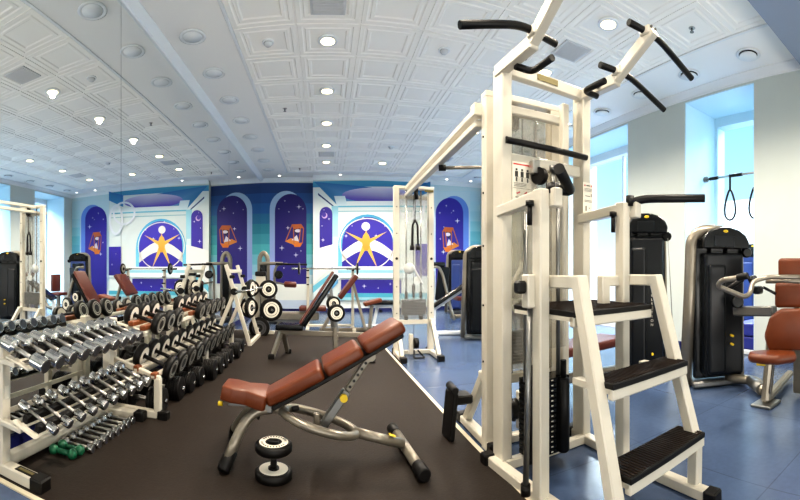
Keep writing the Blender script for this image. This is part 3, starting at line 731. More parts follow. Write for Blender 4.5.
bn.part('adjuster_rail', MB().bar(mid, sp1, .035, .035, up=(0, 1, 0)).cyl(sp1 + V(0, -.035, 0), sp1 + V(0, .035, 0), .03), silver)
for k in range(5):
    c = mid.lerp(sp1, .12 + .17 * k); bn.part('adjuster_hole', MB().cyl(c + V(0, -.017, 0), c + V(0, -.020, 0), .009, seg=8), black)
bn.part('pop_pin', MB().cyl(sp0.lerp(sp1, .44) + V(0, -.025, 0), sp0.lerp(sp1, .44) + V(0, -.055, 0), .022), yellow)
bn.part('pivot_bracket', MB().cyl((.02, -.05, .205), (.02, .05, .205), .022).box((.0, -.03, .25), (.035, .03, .10), bev=.006), silver)
bn.part('seat_lever', MB().tube([(-.30, .03, .30), (-.33, .12, .26), (-.36, .22, .22)], .012, 8, .03).cyl((-.36, .20, .25), (-.37, .27, .15), .028, .010), black)
bn.part('seat_pin', MB().cyl((-.545, -.04, .34), (-.57, -.04, .34), .014), yellow)
bn.part('hinge_knob', MB().cyl((-.14, -.09, .34), (-.10, -.09, .35), .014), black)
# upright dumbbell beside it
def disc_dumbbell(t, axis='x', L=.30, R=.085, th=.055, grip_r=.017, z0=0, sub=24, c=(0, 0, 0)):
    """Local axis x. Black rubber discs with printed white faces."""
    c = Vector(c)
    t.part('handle', MB().cyl(c + V(-L/2 + .01, 0, 0), c + V(L/2 - .01, 0, 0), grip_r, seg=12), black)
    for s in (-1, 1):
        q = MB(); x0 = s * (L/2 - th)
        b = .012
        q.lathe([(0, 0), (R - b, 0), (R, b), (R, th - b), (R - b, th), (0, th)], c + V(x0, 0, 0), (s, 0, 0), sub)
        h = t.part('weight_head', q, black)
        t.part('inner_face', MB().lathe([(R * .28, -.002), (R * .76, -.002)], c + V(x0, 0, 0), (s, 0, 0), sub), white, parent=h, label='white ring on the inner face')
        t.part('outer_print', MB().lathe([(R * .42, .0015), (R * .52, .0015)], c + V(x0 + s * th, 0, 0), (s, 0, 0), sub).lathe([(R * .60, .0015), (R * .74, .0015)], c + V(x0 + s * th, 0, 0), (s, 0, 0), sub), greyd, parent=h, label='pale printed rings on the outer face')
dd = Thing('dumbbell', 'black disc dumbbell standing on end beside the brown incline bench', 'dumbbell', (-.275, 2.13, 0))
dd.part('handle', MB().cyl((0, 0, .02), (0, 0, .18), .018, seg=16).cyl((0, 0, .052), (0, 0, .062), .03), black)
h = dd.part('weight_head', MB().lathe([(0, 0), (.088, 0), (.100, .012), (.100, .042), (.090, .052), (0, .052)], (0, 0, 0), (0, 0, 1), 36), black)
dd.part('white_face', MB().lathe([(.03, .054), (.078, .054)], (0, 0, 0), (0, 0, 1), 36), white, parent=h)
h = dd.part('weight_head', MB().lathe([(0, 0), (.088, 0), (.100, .012), (.100, .042), (.090, .052), (0, .052)], (0, 0, .145), (0, 0, 1), 36), black)
q = MB()
for k in range(26):
    if k % 13 in (0, 12): continue
    aa = 2*PI*k/26; q.box((.064 * math.cos(aa), .064 * math.sin(aa), .1995), (.012, .007, .001), aa)
q.mark(1)
q.lathe([(.045, .1985), (.078, .1985)], (0, 0, 0), (0, 0, 1), 36); q.mark(0)
dd.part('white_face', q, [white, ink], parent=h)
dd.part('centre_cap', MB().pad((0, 0, .202), (.058, .04, .014), bev=.006), black, parent=h)

# ------------------------------------------------------------ chrome dumbbell rack
ra = Thing('dumbbell_rack', 'cream two-tier rack of chrome dumbbells against the mirror, nearest the camera', 'dumbbell rack', (-1.5, 2.1, 0), world=True)
Y0, Y1 = 1.535, 2.66
for y, n in ((Y0, 0), (Y1, 1)):
    f = MB(); f.bar((-1.60, y, .03), (-1.60, y, .70), .065, .07, up=(0, 1, 0)); f.bar((-1.70, y, .035), (-1.36, y, .035), .075, .06)
    ra.part('end_frame', f, cream)
    ra.part('foot_cap', MB().box((-1.325, y, .036), (.08, .088, .072), bev=.008), black); ra.part('foot_cap', MB().box((-1.705, y, .036), (.05, .088, .072), bev=.008), black)
ra.part('base_beam', MB().bar((-1.60, Y0, .06), (-1.60, Y1, .06), .05, .07), cream)
ra.part('name_plate', MB().box((-1.42, Y0, .0665), (.13, .045, .003)), black)
ra.part('name_plate_print', MB().box((-1.42, Y0, .0688), (.10, .022, .002)), gold)
ra.part('sticker', MB().box((-1.566, Y0, .45), (.002, .03, .07)), paper)
def tray(z, xr, xf, zr, zf, nm):
    t = MB()
    t.prism([(-.02, 0), (.02, 0), (.02, .003), (-.02, .003)], (xf, Y0, zf - .05), (0, 1, 0), Y1 - Y0, xdir=(1, 0, 0)) if False else None
    t.bar((xr, Y0 - .02, zr - .075), (xr, Y1 + .02, zr - .075), .035, .012, up=(.4, 0, 1)); t.bar((xf, Y0 - .02, zf - .075), (xf, Y1 + .02, zf - .075), .035, .012, up=(.4, 0, 1))
    for y in (Y0 - .02, Y1 + .02):
        t.bar((xr - .07, y, zr - .065), (xf + .018, y, zf - .086), .045, .014)
        t.bar((-1.60, y, zr - .09), (xr, y, zr - .10), .05, .03)
    o = ra.part('tray_frame', t, cream)
    q = MB()
    for x, zz in ((xr, zr), (xf, zf)): q.bar((x, Y0 - .01, zz - .048), (x, Y1 + .01, zz - .048), .035, .045, up=(.3, 0, 1))
    ra.part('saddle_rail', q, black)
tray(0, -1.47, -1.385, .72, .696, 'u'); tray(1, -1.425, -1.34, .386, .360, 'l')
ra.part('back_panel', MB().box((-1.66, (Y0+Y1)/2, .30), (.01, Y1-Y0, .03)), cream)
def chrome_db(t, L, R, hl, gr, seg=20, ends=None):
    t.part('handle', MB().cyl((-L/2 + hl * .5, 0, 0), (L/2 - hl * .5, 0, 0), gr, seg=10), chrome2)
    for s in (-1, 1):
        x0 = s * (L/2 - hl)
        h = t.part('weight_head', MB().lathe([(0, 0), (gr * 1.5, 0), (gr * 1.6, hl * .12), (R * .96, hl * .16), (R, hl * .22), (R, hl * .94), (R * .94, hl), (0, hl)], (x0, 0, 0), (s, 0, 0), seg), chrome)
        t.part('end_cap', MB().cyl((x0 + s * hl * .99, 0, 0), (x0 + s * (hl + .002), 0, 0), R * .78, seg=seg), platem, parent=h)
def db_row(maker, n, pf, label, group, name='dumbbell'):
    proto = None
    for i in range(n):
        loc, rz, tilt, sc = pf(i)
        if proto is None:
            t = Thing(name, '', 'dumbbell'); maker(t); proto = t.o; o = proto
        else: o = copy_tree(proto)
        o.location = loc; o.rotation_euler = (0, tilt, rz); o.scale = (sc[0], sc[1], sc[1])
        o['label'] = label(i); o['group'] = group; o['category'] = 'dumbbell'
up = math.atan2(.08, .20)
db_row(lambda t: chrome_db(t, .31, .039, .10, .013), 10, lambda i: (V(-1.405, 1.50 + i * .1145, .692), 0, .30, (1, 1.0)),
       lambda i: 'fat chrome dumbbell on the upper tier of the cream rack, %s from the camera end' % ORD[i], 'chrome dumbbells on the upper tier')
db_row(lambda t: chrome_db(t, .265, .031, .066, .011), 10, lambda i: (V(-1.375, 1.575 + i * .117, .352), 0, .34, (1 + .012 * i, .80 + .045 * i)),
       lambda i: 'slimmer chrome dumbbell on the lower tier of the cream rack, %s from the camera end' % ORD[i], 'chrome dumbbells on the lower tier')
db_row(lambda t: chrome_db(t, .22, .027, .045, .010), 8, lambda i: (V(-1.44, 2.03 + i * .076, .031), .05, 0, (1, 1.02 + .02 * i)),
       lambda i: 'small chrome dumbbell on the mat below the rack, %s after the green pair' % ORD[i], 'chrome dumbbells on the mat')
gd = Thing('dumbbell', 'green vinyl dumbbell on the mat, nearer the camera of the green pair', 'dumbbell', (-1.46, 1.90, .032), .12, 'green dumbbells on the mat')
gd.part('handle', MB().cyl((-.06, 0, 0), (.06, 0, 0), .016, seg=12), green)
for s in (-1, 1): gd.part('weight_head', MB().lathe([(0, -.028), (.016, -.026), (.028, -.014), (.032, 0), (.028, .014), (.016, .026), (0, .028)], (s * .065, 0, 0), (s, 0, 0), 16), green)
g2 = copy_tree(gd.o); g2.location = (-1.455, 1.975, .032); g2.rotation_euler = (0, 0, .02); g2['label'] = 'green vinyl dumbbell on the mat, farther of the green pair'

# ------------------------------------------------------------ black dumbbell rack
rb = Thing('dumbbell_rack', 'long cream rack of round black dumbbells with orange wood end blocks, behind the chrome rack', 'dumbbell rack', (-1.45, 3.8, 0), world=True)
YA, YB = 2.75, 5.12
ys = (YA, 3.966, YB)
for y in ys:
    f = MB(); f.bar((-1.62, y, .03), (-1.62, y, .74), .06, .07, up=(0, 1, 0)); f.bar((-1.22, y, .03), (-1.22, y, .31), .05, .055, up=(0, 1, 0)); f.bar((-1.70, y, .035), (-1.22, y, .035), .06, .055)
    f.bar((-1.62, y, .42), (-1.20, y, .30), .04, .04, up=(0, 1, 0)); f.bar((-1.62, y, .70), (-1.31, y, .63), .04, .04, up=(0, 1, 0))
    rb.part('support_frame', f, cream)
    rb.part('foot_cap', MB().box((-1.175, y, .034), (.08, .07, .068), bev=.008), black)
f = MB()
for x, z in ((-1.395, .356), (-1.25, .318), (-1.435, .672), (-1.335, .645)): f.bar((x, YA - .03, z), (x, YB + .03, z), .04, .03)
f.bar((-1.62, YA, .2), (-1.62, YB, .2), .05, .05)
rb.part('rail', f, cream)
f = MB()
for x, z in ((-1.395, .364), (-1.25, .324)): f.bar((x, YA - .03, z), (x, YA + .04, z), .045, .045)
for x, z in ((-1.435, .707), (-1.335, .68)): f.bar((x, YA - .04, z), (x, 3.42, z), .045, .04); f.bar((x, 3.80, z), (x, YB + .02, z), .045, .04)
rb.part('wooden_saddle', f, wood)
db_row(lambda t: disc_dumbbell(t, L=.30, R=.093, th=.055), 8, lambda i: (V(-1.385, (2.86, 3.07, 3.28, 3.92, 4.14, 4.35, 4.56, 4.78)[i], .733), 0, .26, (1, .96)),
       lambda i: ('round black dumbbell on the upper tier, %s of the near three' % ORD[i]) if i < 3 else ('round black dumbbell on the upper tier, %s of the far five' % ORD[i - 3]), 'round black dumbbells on the upper tier')
db_row(lambda t: disc_dumbbell(t, L=.33, R=.099, th=.058), 10, lambda i: (V(-1.325, 2.94 + i * .228, .386), 0, .30, (1, 1.0)),
       lambda i: 'round black dumbbell on the lower tier, %s from the camera end' % ORD[i], 'round black dumbbells on the lower tier')
def ridged(t):
    t.part('handle', MB().cyl((-.10, 0, 0), (.10, 0, 0), .016, seg=10), chrome2)
    for s in (-1, 1):
        p = [(0, 0), (.05, 0)]
        for k in range(6):
            a = .004 + k * .021; p += [(.085, a), (.09, a + .003), (.09, a + .014), (.085, a + .017), (.078, a + .019)]
        p += [(.05, .132), (0, .132)]
        h = t.part('plate_stack', MB().lathe(p, (s * .07, 0, 0), (s, 0, 0), 22), black)
        t.part('end_nut', MB().cyl((s * .20, 0, 0), (s * .222, 0, 0), .018, seg=12, bev=.004), chrome, parent=h)
fy = (2.88, 3.22, 3.45, 3.67, 3.93, 4.16, 4.42, 4.66, 4.95, 5.35); fx = (-1.42, -1.40, -1.38, -1.36, -1.30, -1.29, -1.30, -1.30, -1.27, -1.30)
fr_ = (1.08, 1.12, 1.04, 1.03, 1.15, 1.02, 1.0, .98, 1.1, 1.05)
db_row(ridged, 10, lambda i: (V(fx[i], fy[i], .091 * fr_[i]), 0, 0, (1, fr_[i])),
       lambda i: 'ribbed black dumbbell on the floor before the rack, %s from the camera' % ORD[i], 'ribbed black dumbbells on the floor')

# ------------------------------------------------------------ A-frame plate rack with a bar
af = Thing('a_frame_rack', 'cream A-frame barbell rack beyond the black dumbbells, against the mirror', 'weight rack', (-1.42, 6.2, 0), world=True)
for y in (5.78, 6.55):
    f = MB(); f.bar((-1.10, y, .02), (-1.46, y, 1.20), .055, .05, up=(0, 1, 0)); f.bar((-1.66, y, .02), (-1.30, y, .86), .055, .05, up=(0, 1, 0))
    af.part('side_frame', f, cream)
    af.part('hub', MB().cyl((-1.33, y - .05, .80), (-1.33, y + .04, .80), .05), black)
    af.part('bar_hook', MB().box((-1.36, y - .03, 1.02), (.08, .03, .05), bev=.01), black)
for x, z in ((-1.10, .03), (-1.66, .03), (-1.42, 1.1)): af.part('cross_rail', MB().bar((x, 5.75, z), (x, 6.6, z), .055, .055), cream)
af.part('plate_horn', MB().cyl((-1.30, 5.70, .80), (-1.02, 5.70, .83), .018, seg=10), chrome)
af.part('plate_horn', MB().cyl((-1.30, 6.5, .80), (-1.02, 6.5, .83), .018, seg=10), chrome)

def plate_mb(c, axis, R, th=.04):
    return MB().lathe([(.022, -th/2), (R - .01, -th/2), (R, -th/2 + .01), (R, th/2 - .01), (R - .01, th/2), (.022, th/2)], c, axis, 26)
def plate(c, axis, R, label, group='weight plates', facem=None, th=.055):
    t = Thing('weight_plate', label, 'weight plate', c, group=group)
    t.part('rubber_disc', plate_mb((0, 0, 0), axis, R, th), black)
    a = Vector(axis).normalized()
    for s in (-1, 1):
        t.part('printed_ring', MB().lathe([(R * .34, th/2 + .002), (R * .52, th/2 + .002)], (0, 0, 0), a * s, 26).lathe([(R * .55, th/2 + .002), (R * .70, th/2 + .002)], (0, 0, 0), a * s, 26), facem or white)
    return t
# plate tree
tr = Thing('plate_tree', 'cream weight plate tree with black cap standing at the back edge of the mat', 'plate rack', (-1.11, 6.87, 0), world=True)
def K(x, y, z): return V(x * 1.09, y * 1.09, max(z, CH - (CH - z) * 1.09) if z < .06 else CH - (CH - z) * 1.09)
f = MB(); f.bar(K(-1.10, 6.3, .05), K(-1.05, 6.3, 1.02), .09, .08, up=(0, 1, 0)); f.bar(K(-.94, 6.3, .05), K(-.99, 6.3, 1.02), .09, .08, up=(0, 1, 0)); f.bar(K(-1.02, 6.05, .04), K(-1.02, 6.6, .04), .06, .06); f.bar(K(-1.22, 6.3, .04), K(-.80, 6.3, .04), .06, .06)
tr.part('post', f, cream); tr.part('top_cap', MB().box(K(-1.02, 6.3, 1.06), (.19, .12, .08), bev=.02, seg=2).cyl(K(-1.02, 6.3, 1.1), K(-1.02, 6.3, 1.15), .02), black)
spots = [(-1.155, 6.20, .83, .135), (-.885, 6.20, .82, .15), (-1.20, 6.20, .53, .16), (-.84, 6.20, .50, .185), (-1.02, 6.16, .22, .17)]
nm_ = ['upper left', 'upper right', 'lower left', 'lower right', 'bottom']
for (x, y, z, R), n_ in zip(spots, nm_):
    ax2 = (.35 if x > -1.02 else -.35, -1, 0) if n_ != 'bottom' else (0, -1, 0)
    if n_ in ('upper left', 'lower left'): ax2 = (.5, -1, 0)
    c = K(x, y, z); R *= 1.06
    h = Vector(ax2).normalized()
    tr.part('horn', MB().cyl(c - h * .12, c + h * .12, .016, seg=10), chrome)
    p_ = plate(c, ax2, R, 'round plate on the %s horn of the cream plate tree' % n_, 'plates on the tree', platem if n_ == 'bottom' else white, .065)
for k, (y, z, R) in enumerate(((5.93, .82, .15), (5.99, .82, .15))):
    pass
plate((-1.20, 6.42, .82), (1, -.2, 0), .15, 'round plate on the horn of the A-frame rack, upper one', 'plates on the A-frame')
plate((-1.22, 6.46, .50), (1, -.3, 0), .17, 'round plate on the horn of the A-frame rack, lower one', 'plates on the A-frame')
tr2 = MB().cyl((-1.30, 6.46, .50), (-1.14, 6.46, .50), .016, seg=8); af.part('plate_horn', tr2, chrome)

# ------------------------------------------------------------ black/brown incline bench with uprights
kb = Thing('incline_bench', 'brown incline bench with a black shell near the far end of the mat', 'weight bench', (-.2, 5.1, 0), world=True)
ky = 5.1
def kslant(x0, z0, x1, z1, w, th, m, bev=.02, yy=ky):
    q = slant_pad('k', x0, z0, x1, z1, w, w, th, m, bev); bmesh.ops.translate(q.bm, vec=(0, yy, 0), verts=q.bm.verts); return q
kb.part('seat', kslant(-.62, .40, -.27, .40, .30, .07, leather2), gloss)
kb.part('back_rest', kslant(-.27, .42, .15, 1.06, .28, .06, gloss), gloss, label='black back shell')
kb.part('back_pad', kslant(-.315, .45, .105, 1.10, .30, .035, leather2), leather2, label='brown upholstery')
kb.part('main_beam', MB().bar((-.60, ky, .33), (.50, ky, .29), .06, .06), silver)
kb.part('front_leg', MB().bar((-.56, ky - .03, .33), (-.66, ky - .12, .03), .055, .05), silver); kb.part('front_leg', MB().bar((-.54, ky + .03, .33), (-.50, ky + .22, .03), .055, .05), silver)
kb.part('rear_leg', MB().bar((.46, ky, .30), (.56, ky - .1, .03), .06, .055).bar((.56, ky - .3, .03), (.56, ky + .3, .03), .05, .05), cream)
for p in ((-.67, ky - .13), (-.49, ky + .23), (.56, ky - .33), (.56, ky + .33)): kb.part('foot_cap', MB().box((p[0], p[1], .035), (.08, .07, .07), bev=.01), black)
kb.part('upright', MB().bar((.14, ky + .3, .05), (.05, ky + .3, .80), .05, .05).bar((.14, ky, .08), (.14, ky + .3, .08), .05, .05), steel)
kb.part('upright', MB().bar((.14, ky - .2, .05), (.12, ky - .2, .42), .05, .05).bar((.14, ky, .28), (.14, ky - .2, .28), .05, .05), silver)
kb.part('support_strut', MB().bar((.16, ky, .31), (.06, ky, .95), .04, .04), steel)
plate((.135, ky - .26, .60), (.25, -1, 0), .108, 'round plate with white rings stored beside the incline bench upright', 'plates on the incline bench')
plate((.105, ky - .06, .70), (.25, -1, 0), .09, 'smaller plate half hidden behind the ringed plate on the incline bench', 'plates on the incline bench')
kb.part('plate_pin', MB().cyl((.11, ky + .05, .60), (.145, ky - .30, .60), .013, seg=8).cyl((.1, ky + .05, .70), (.11, ky - .1, .70), .013, seg=8).bar((.13, ky - .2, .40), (.12, ky - .2, .62), .04, .04), steel)

# bench behind with barbell
pr = Thing('bench_press', 'upright brown padded barbell bench behind the plates, below the star mural', 'weight bench', (.3, 7.2, 0), world=True)
py = 7.2
pr.part('back_pad', kslant(.26, .62, .56, 1.02, .44, .08, leather2, yy=py), leather2)
pr.part('seat', kslant(.70, .50, 1.02, .58, .26, .07, leather2, yy=py), leather)
pr.part('frame', MB().bar((.50, py, .92), (.72, py - .1, .06), .05, .05).bar((.24, py, .58), (-.05, py - .1, .05), .06, .05).bar((-.1, py, .05), (1.2, py, .05), .06, .06).bar((.85, py, .48), (.80, py, .05), .06, .06), silver)
for x in (-.32, .52): pr.part('upright', MB().bar((x, py + .3, .03), (x, py + .3, 1.16), .05, .05).bar((x, py - .1, .04), (x, py + .5, .04), .06, .06), cream)
pr.part('cross_bar', MB().bar((-.32, py + .3, .08), (.52, py + .3, .08), .05, .05), cream)
for x in (-.32, .52):
    for z in (.85, .98, 1.11): pr.part('bar_hook', MB().box((x, py + .25, z), (.05, .07, .025), bev=.005), black)
bl = Thing('barbell', 'chrome barbell racked on the brown bench below the mural', 'barbell', (.1, py + .26, 1.145), world=True)
bl.part('bar', MB().cyl((-.62, py + .21, 1.145), (.66, py + .21, 1.145), .012, seg=10), chrome)
bl.part('sleeve', MB().cyl((-.62, py + .21, 1.145), (-.45, py + .21, 1.145), .020), chrome); bl.part('sleeve', MB().cyl((.40, py + .21, 1.145), (.66, py + .21, 1.145), .020), chrome)
plate((-.48, py + .21, 1.145), (1, 0, 0), .115, 'dark plate on the left sleeve of the racked barbell', 'plates on the barbell', greyd, .03)
plate((.60, py + .21, 1.145), (1, 0, 0), .115, 'dark plate on the right sleeve of the racked barbell', 'plates on the barbell', greyd, .03)

# flat bench
fb = Thing('flat_bench', 'white framed flat bench with a black pad behind the foreground back rest', 'weight bench', (1.05, 7.6, 0), world=True)
fb.part('pad', MB().pad((1.12, 7.6, .50), (.62, .28, .08), bev=.03), gloss)
fb.part('frame', MB().bar((.80, 7.6, .43), (1.42, 7.6, .43), .06, .06).bar((1.0, 7.6, .42), (.92, 7.6, .05), .06, .06).bar((1.3, 7.6, .42), (1.38, 7.6, .05), .06, .06).bar((.92, 7.35, .04), (.92, 7.85, .04), .06, .06).bar((1.38, 7.35, .04), (1.38, 7.85, .04), .06, .06).bar((.75, 7.6, .06), (1.5, 7.6, .06), .05, .05), trimm)
fb.part('adjust_knob', MB().cyl((1.05, 7.55, .34), (1.05, 7.48, .34), .03), black)
for x in (.92, 1.38): fb.part('foot_cap', MB().box((x, 7.33, .04), (.08, .06, .08), bev=.01), black)

# ------------------------------------------------------------ selectorised weight machines
def machine_tower(t, w=.50, d=.34, H=1.5, side=1, dark=shroudm, frame=silver, text=True, logo=True, ar=.045, pins=(.42, .50)):
    """Local: front faces -y, silver arch on the side*-x edge."""
    s = side
    # back frame arch
    t.part('frame_arch', MB().tube([(-s * (w/2 - .0), d * .1, .02), (-s * (w/2 - .03), .0, H * .55), (-s * (w/2 - .05), 0, H - .10), (-s * (w/2 - .16), 0, H - .015), (s * .05, 0, H - .02)], ar, 12, .12), frame)
    t.part('back_cover', MB().box((s * .01, -.02, (H - .08) / 2 + .04), (w * .84, .07, H - .16), bev=.03, seg=3), gloss)
    t.part('frame_post', MB().bar((s * (w/2 - .02), .05, .02), (s * (w/2 - .05), .0, H - .25), .05, .09, up=(0, 1, 0)), frame)
    pr_ = [(-w * .38, 0), (w * .38, 0), (w * .40, .06), (w * .34, .13), (w * .22, .18), (w * .05, .205), (-w * .12, .20), (-w * .28, .17), (-w * .36, .11), (-w * .38, .05)]
    if s < 0: pr_ = [(-a, b) for a, b in reversed(pr_)]
    hd = t.part('head_housing', MB().prism(pr_, (s * .04, -d * .42, H - .20), (0, 1, 0), d * .55, xdir=(1, 0, 0), bev=.012) if False else MB().prism([(a, -b) for a, b in reversed(pr_)], (s * .04, -d * .42, H - .20), (0, 1, 0), d * .55, xdir=(1, 0, 0), bev=.012), gloss)
    t.part('head_panel', MB().box((s * .02, -d * .43, H - .13), (w * .34, .008, .10), bev=.003), shroudm, parent=hd)
    if logo: t.part('yellow_logo', MB().torus((s * .03, -d * .43, H - .035), (0, -1, .0), .020, .0045, 16, 6, .45).box((s * .03, -d * .44, H - .035), (.028, .003, .005)), yellow, parent=hd)
    t.part('pulley_cover', MB().cyl((s * (w/2 - .02), -d * .30, H - .23), (s * (w/2 - .02), -d * .18, H - .23), .05, seg=20, bev=.01), gloss)
    sh = MB().box((s * .03, -d * .18, (H - .24 + .12) / 2), (w * .66, d * .40, H - .36), bev=.03, seg=3).mark(0)
    if text:
        for k, ch in enumerate('SELECTION'): sh._merge(text_mb(ch, .036, basis((1, 0, 0), (0, 0, 1), (s * .085, -d * .381 - .001, .90 - k * .043))).bm)
        sh.mark(1)
    t.part('shroud', sh, [dark, paper])
    t.part('shroud_ridge', MB().box((s * (-w * .10), -d * .42, (H - .34 + .14) / 2), (w * .30, d * .14, H - .50), bev=.03, seg=3), dark)
    for x in (-w * .16, w * .12): t.part('guide_rod', MB().cyl((x, -d * .2, H - .34), (x, -d * .2, H - .20), .012, seg=8), chrome)
    t.part('base', MB().box((0, 0, .045), (w * .9, d * .6, .06), bev=.015), steel)
    for z in pins: t.part('selector_pin', MB().cyl((s * .09, -d * .5, z), (s * .09, -d * .38, z), .012), yellow)

D_ = Thing('weight_machine', 'tall black shrouded weight machine standing behind the stair treads, yellow logo on top', 'gym machine', (3.05, 2.98, 0), -.80)
machine_tower(D_, w=.52, d=.40, H=1.70, side=1, pins=(.26,))
D_.part('cable', MB().cyl((.25, -.12, 1.45), (.31, -.15, .3), .004, seg=6), steel)
D_.part('seat_beam', MB().bar((-.2, -.3, .14), (-.85, -1.0, .18), .09, .09, bev=.02), silver)
D_.part('seat_pad', MB().pad((-.55, -.62, .43), (.36, .9, .08), Matrix.Rotation(-.6, 3, 'Z')), leather2)
D_.part('roller_post', MB().bar((-.6, -.7, .15), (-.6, -.7, .40), .06, .06), silver)

E_ = Thing('shoulder_press_machine', 'grey arched weight machine with orange brown seat and raised handles, right edge', 'gym machine', (3.2, 2.05, 0), 0, world=True)
ec = V(3.25, 2.19, 0)
# tower authored in its own frame and carried into the machine
class Sub:
    def __init__(s, t, M): s.t = t; s.M = M
    def part(s, name, mb, m, parent=None, label=None):
        bmesh.ops.transform(mb.bm, matrix=s.M, verts=mb.bm.verts); return s.t.part(name, mb, m, parent, label)
machine_tower(Sub(E_, Matrix.Translation(ec) @ Matrix.Rotation(-.62, 4, 'Z')), w=.60, d=.42, H=1.52, side=1, text=False, ar=.062)
sx, sy = 2.97, 1.50   # foot of the seat post
E_.part('floor_beam', MB().tube([(ec.x + .02, ec.y - .1, .08), (3.35, 1.80, .07), (sx + .10, sy + .06, .07)], .045, 12, .1), silver)
E_.part('floor_beam_sleeve', MB().cyl((3.32, 1.84, .07), (3.12, 1.62, .07), .052), steel)
E_.part('rear_leg', MB().bar((sx + .02, sy, .05), (3.75, 1.62, .07), .07, .06, bev=.015), silver)
E_.part('seat_post', MB().bar((sx, sy, .02), (3.07, 1.50, .52), .10, .07, bev=.02), silver)
E_.part('post_slot', MB().bar((sx - .022, sy - .045, .10), (3.035, sy - .045, .38), .02, .01), gloss)
E_.part('foot_plate', MB().box((sx, sy, .012), (.22, .18, .024), bev=.006), steel)
def face_pad(pxa, pya, rho, w, h, th, lean=0.0, name='pad', m=leather, bev=.03, yaw=None):
    c = px(pxa, pya, rho); th_ = (pxa - 325) / 400.0 if yaw is None else yaw
    R = Matrix.Rotation(-th_, 3, 'Z') @ Matrix.Rotation(lean, 3, 'X')
    return MB().pad(c, (w, th, h), R, bev=bev)
E_.part('head_rest', face_pad(796, 270, 3.40, .30, .20, .10, 0), leather)
E_.part('upper_back_pad', face_pad(794, 295, 3.38, .32, .21, .10, 0), leather)
bp_ = MB()
c_ = px(788, 330, 3.36); o_ = [(-.16, -.16), (.17, -.16), (.20, -.05), (.19, .10), (.12, .185), (-.06, .185), (-.15, .12), (-.20, -.04)]
bp_.prism(o_, c_, (-math.sin(1.12), -math.cos(1.12), 0), .09, xdir=(math.cos(1.12), -math.sin(1.12), 0), bev=.025, smooth=True)
E_.part('back_pad', bp_, leather)
sp_ = MB(); c_ = px(771, 357, 3.18)
R_ = Matrix.Rotation(-1.12, 3, 'Z')
o_ = [(-.18, -.06), (-.08, -.13), (.06, -.15), (.20, -.06), (.20, .08), (.05, .13), (-.08, .10), (-.18, .06)]
sp_.prism(o_, c_ + V(0, 0, -.035), (0, 0, 1), .075, xdir=(math.cos(1.12), -math.sin(1.12), 0), bev=.028, smooth=True)
E_.part('seat', sp_, leather)
E_.part('seat_lever', MB().cyl(px(757, 364, 3.1), px(765, 364, 3.08), .014), yellow)
E_.part('back_rest_post', MB().bar(px(797, 350, 3.5), px(800, 262, 3.5), .08, .06, bev=.01), silver)
E_.part('rear_upright', MB().bar(px(799, 392, 3.55), px(800, 300, 3.55), .10, .08, bev=.01), silver)
E_.part('cross_arm', MB().bar(px(735, 311, 3.75), px(775, 311, 3.45), .08, .09, bev=.012), steel)
E_.part('arm_pivot', MB().cyl(px(736, 302, 3.72), px(738, 302, 3.6), .055, bev=.01), gloss)
E_.part('press_arm', MB().tube([px(800, 277, 3.3), px(768, 277, 3.3), px(753, 281, 3.25), px(750, 294, 3.15), px(744, 297, 3.1), px(717, 286, 2.95), px(722, 280, 2.9), px(740, 277.5, 2.85)], .020, 12, .05), silver)
E_.part('press_arm', MB().tube([px(800, 281, 3.35), px(766, 281, 3.4)], .022, 12, 0), silver)
E_.part('handle_grip', MB().cyl(px(737, 278, 2.86), px(748, 275.5, 2.83), .026, bev=.006), black)
E_.part('handle_grip', MB().cyl(px(728, 289, 3.3), px(743, 279, 3.3), .020, bev=.006), black)
E_.part('arm_joint', MB().cyl(px(751, 279.5, 3.3), px(755, 279.5, 3.25), .035, bev=.01).box(px(758, 290, 3.35), (.09, .07, .07), bev=.02, seg=2).cyl(px(763, 287, 3.3), px(776, 294, 3.3), .012), gloss)

# far machines along the window side
N1 = Thing('weight_machine', 'silver framed black weight machine half hidden behind the near crossover tower post', 'gym machine', (2.47, 6.0, 0), -.42)
machine_tower(N1, w=.60, d=.42, H=1.50, side=1, text=False)
N1.part('side_arm', MB().bar((.1, .2, .16), (.5, .9, .16), .08, .08), steel)
N2 = Thing('weight_machine', 'blue tinted weight machine with silver arch standing before the far starry niche', 'gym machine', (3.42, 9.85, 0), -.34)
machine_tower(N2, w=.66, d=.45, H=1.62, side=1, text=False, dark=bluemach)
N2.part('frame_arch', MB().tube([(.24, 0, .1), (.28, 0, 1.2), (.22, 0, 1.52), (.1, 0, 1.6), (-.1, 0, 1.6)], .04, 10, .1), silver)
N3 = Thing('seated_machine', 'dark padded machine with curved silver frame just right of the crossover tower', 'gym machine', (2.35, 8.35, 0), world=True)
N3.part('frame', MB().tube([(2.22, 8.3, 1.18), (2.42, 8.3, 1.20), (2.52, 8.3, 1.0), (2.66, 8.2, .3), (2.72, 8.1, .05)], .035, 10, .08).tube([(2.66, 8.2, .12), (3.3, 8.2, .12), (3.45, 8.2, .3)], .05, 10, .1).tube([(2.2, 8.3, .05), (2.3, 8.3, .5), (2.3, 8.3, 1.1)], .03, 10, .1), silver)
N3.part('back_panel', MB().box((2.52, 8.34, .82), (.26, .10, .75), Matrix.Rotation(.10, 3, 'Y'), bev=.04, seg=3), shroudm)
N3.part('top_pad', MB().pad((2.42, 8.34, 1.24), (.3, .14, .10), bev=.03), gloss)
N3.part('seat', MB().pad((2.95, 8.2, .50), (.35, .35, .08)), leather2)
N3.part('seat_back', MB().pad((3.08, 8.25, .78), (.10, .32, .45), bev=.03), leather2)
N3.part('seat_column', MB().bar((2.95, 8.2, .12), (2.95, 8.2, .48), .08, .08), silver)
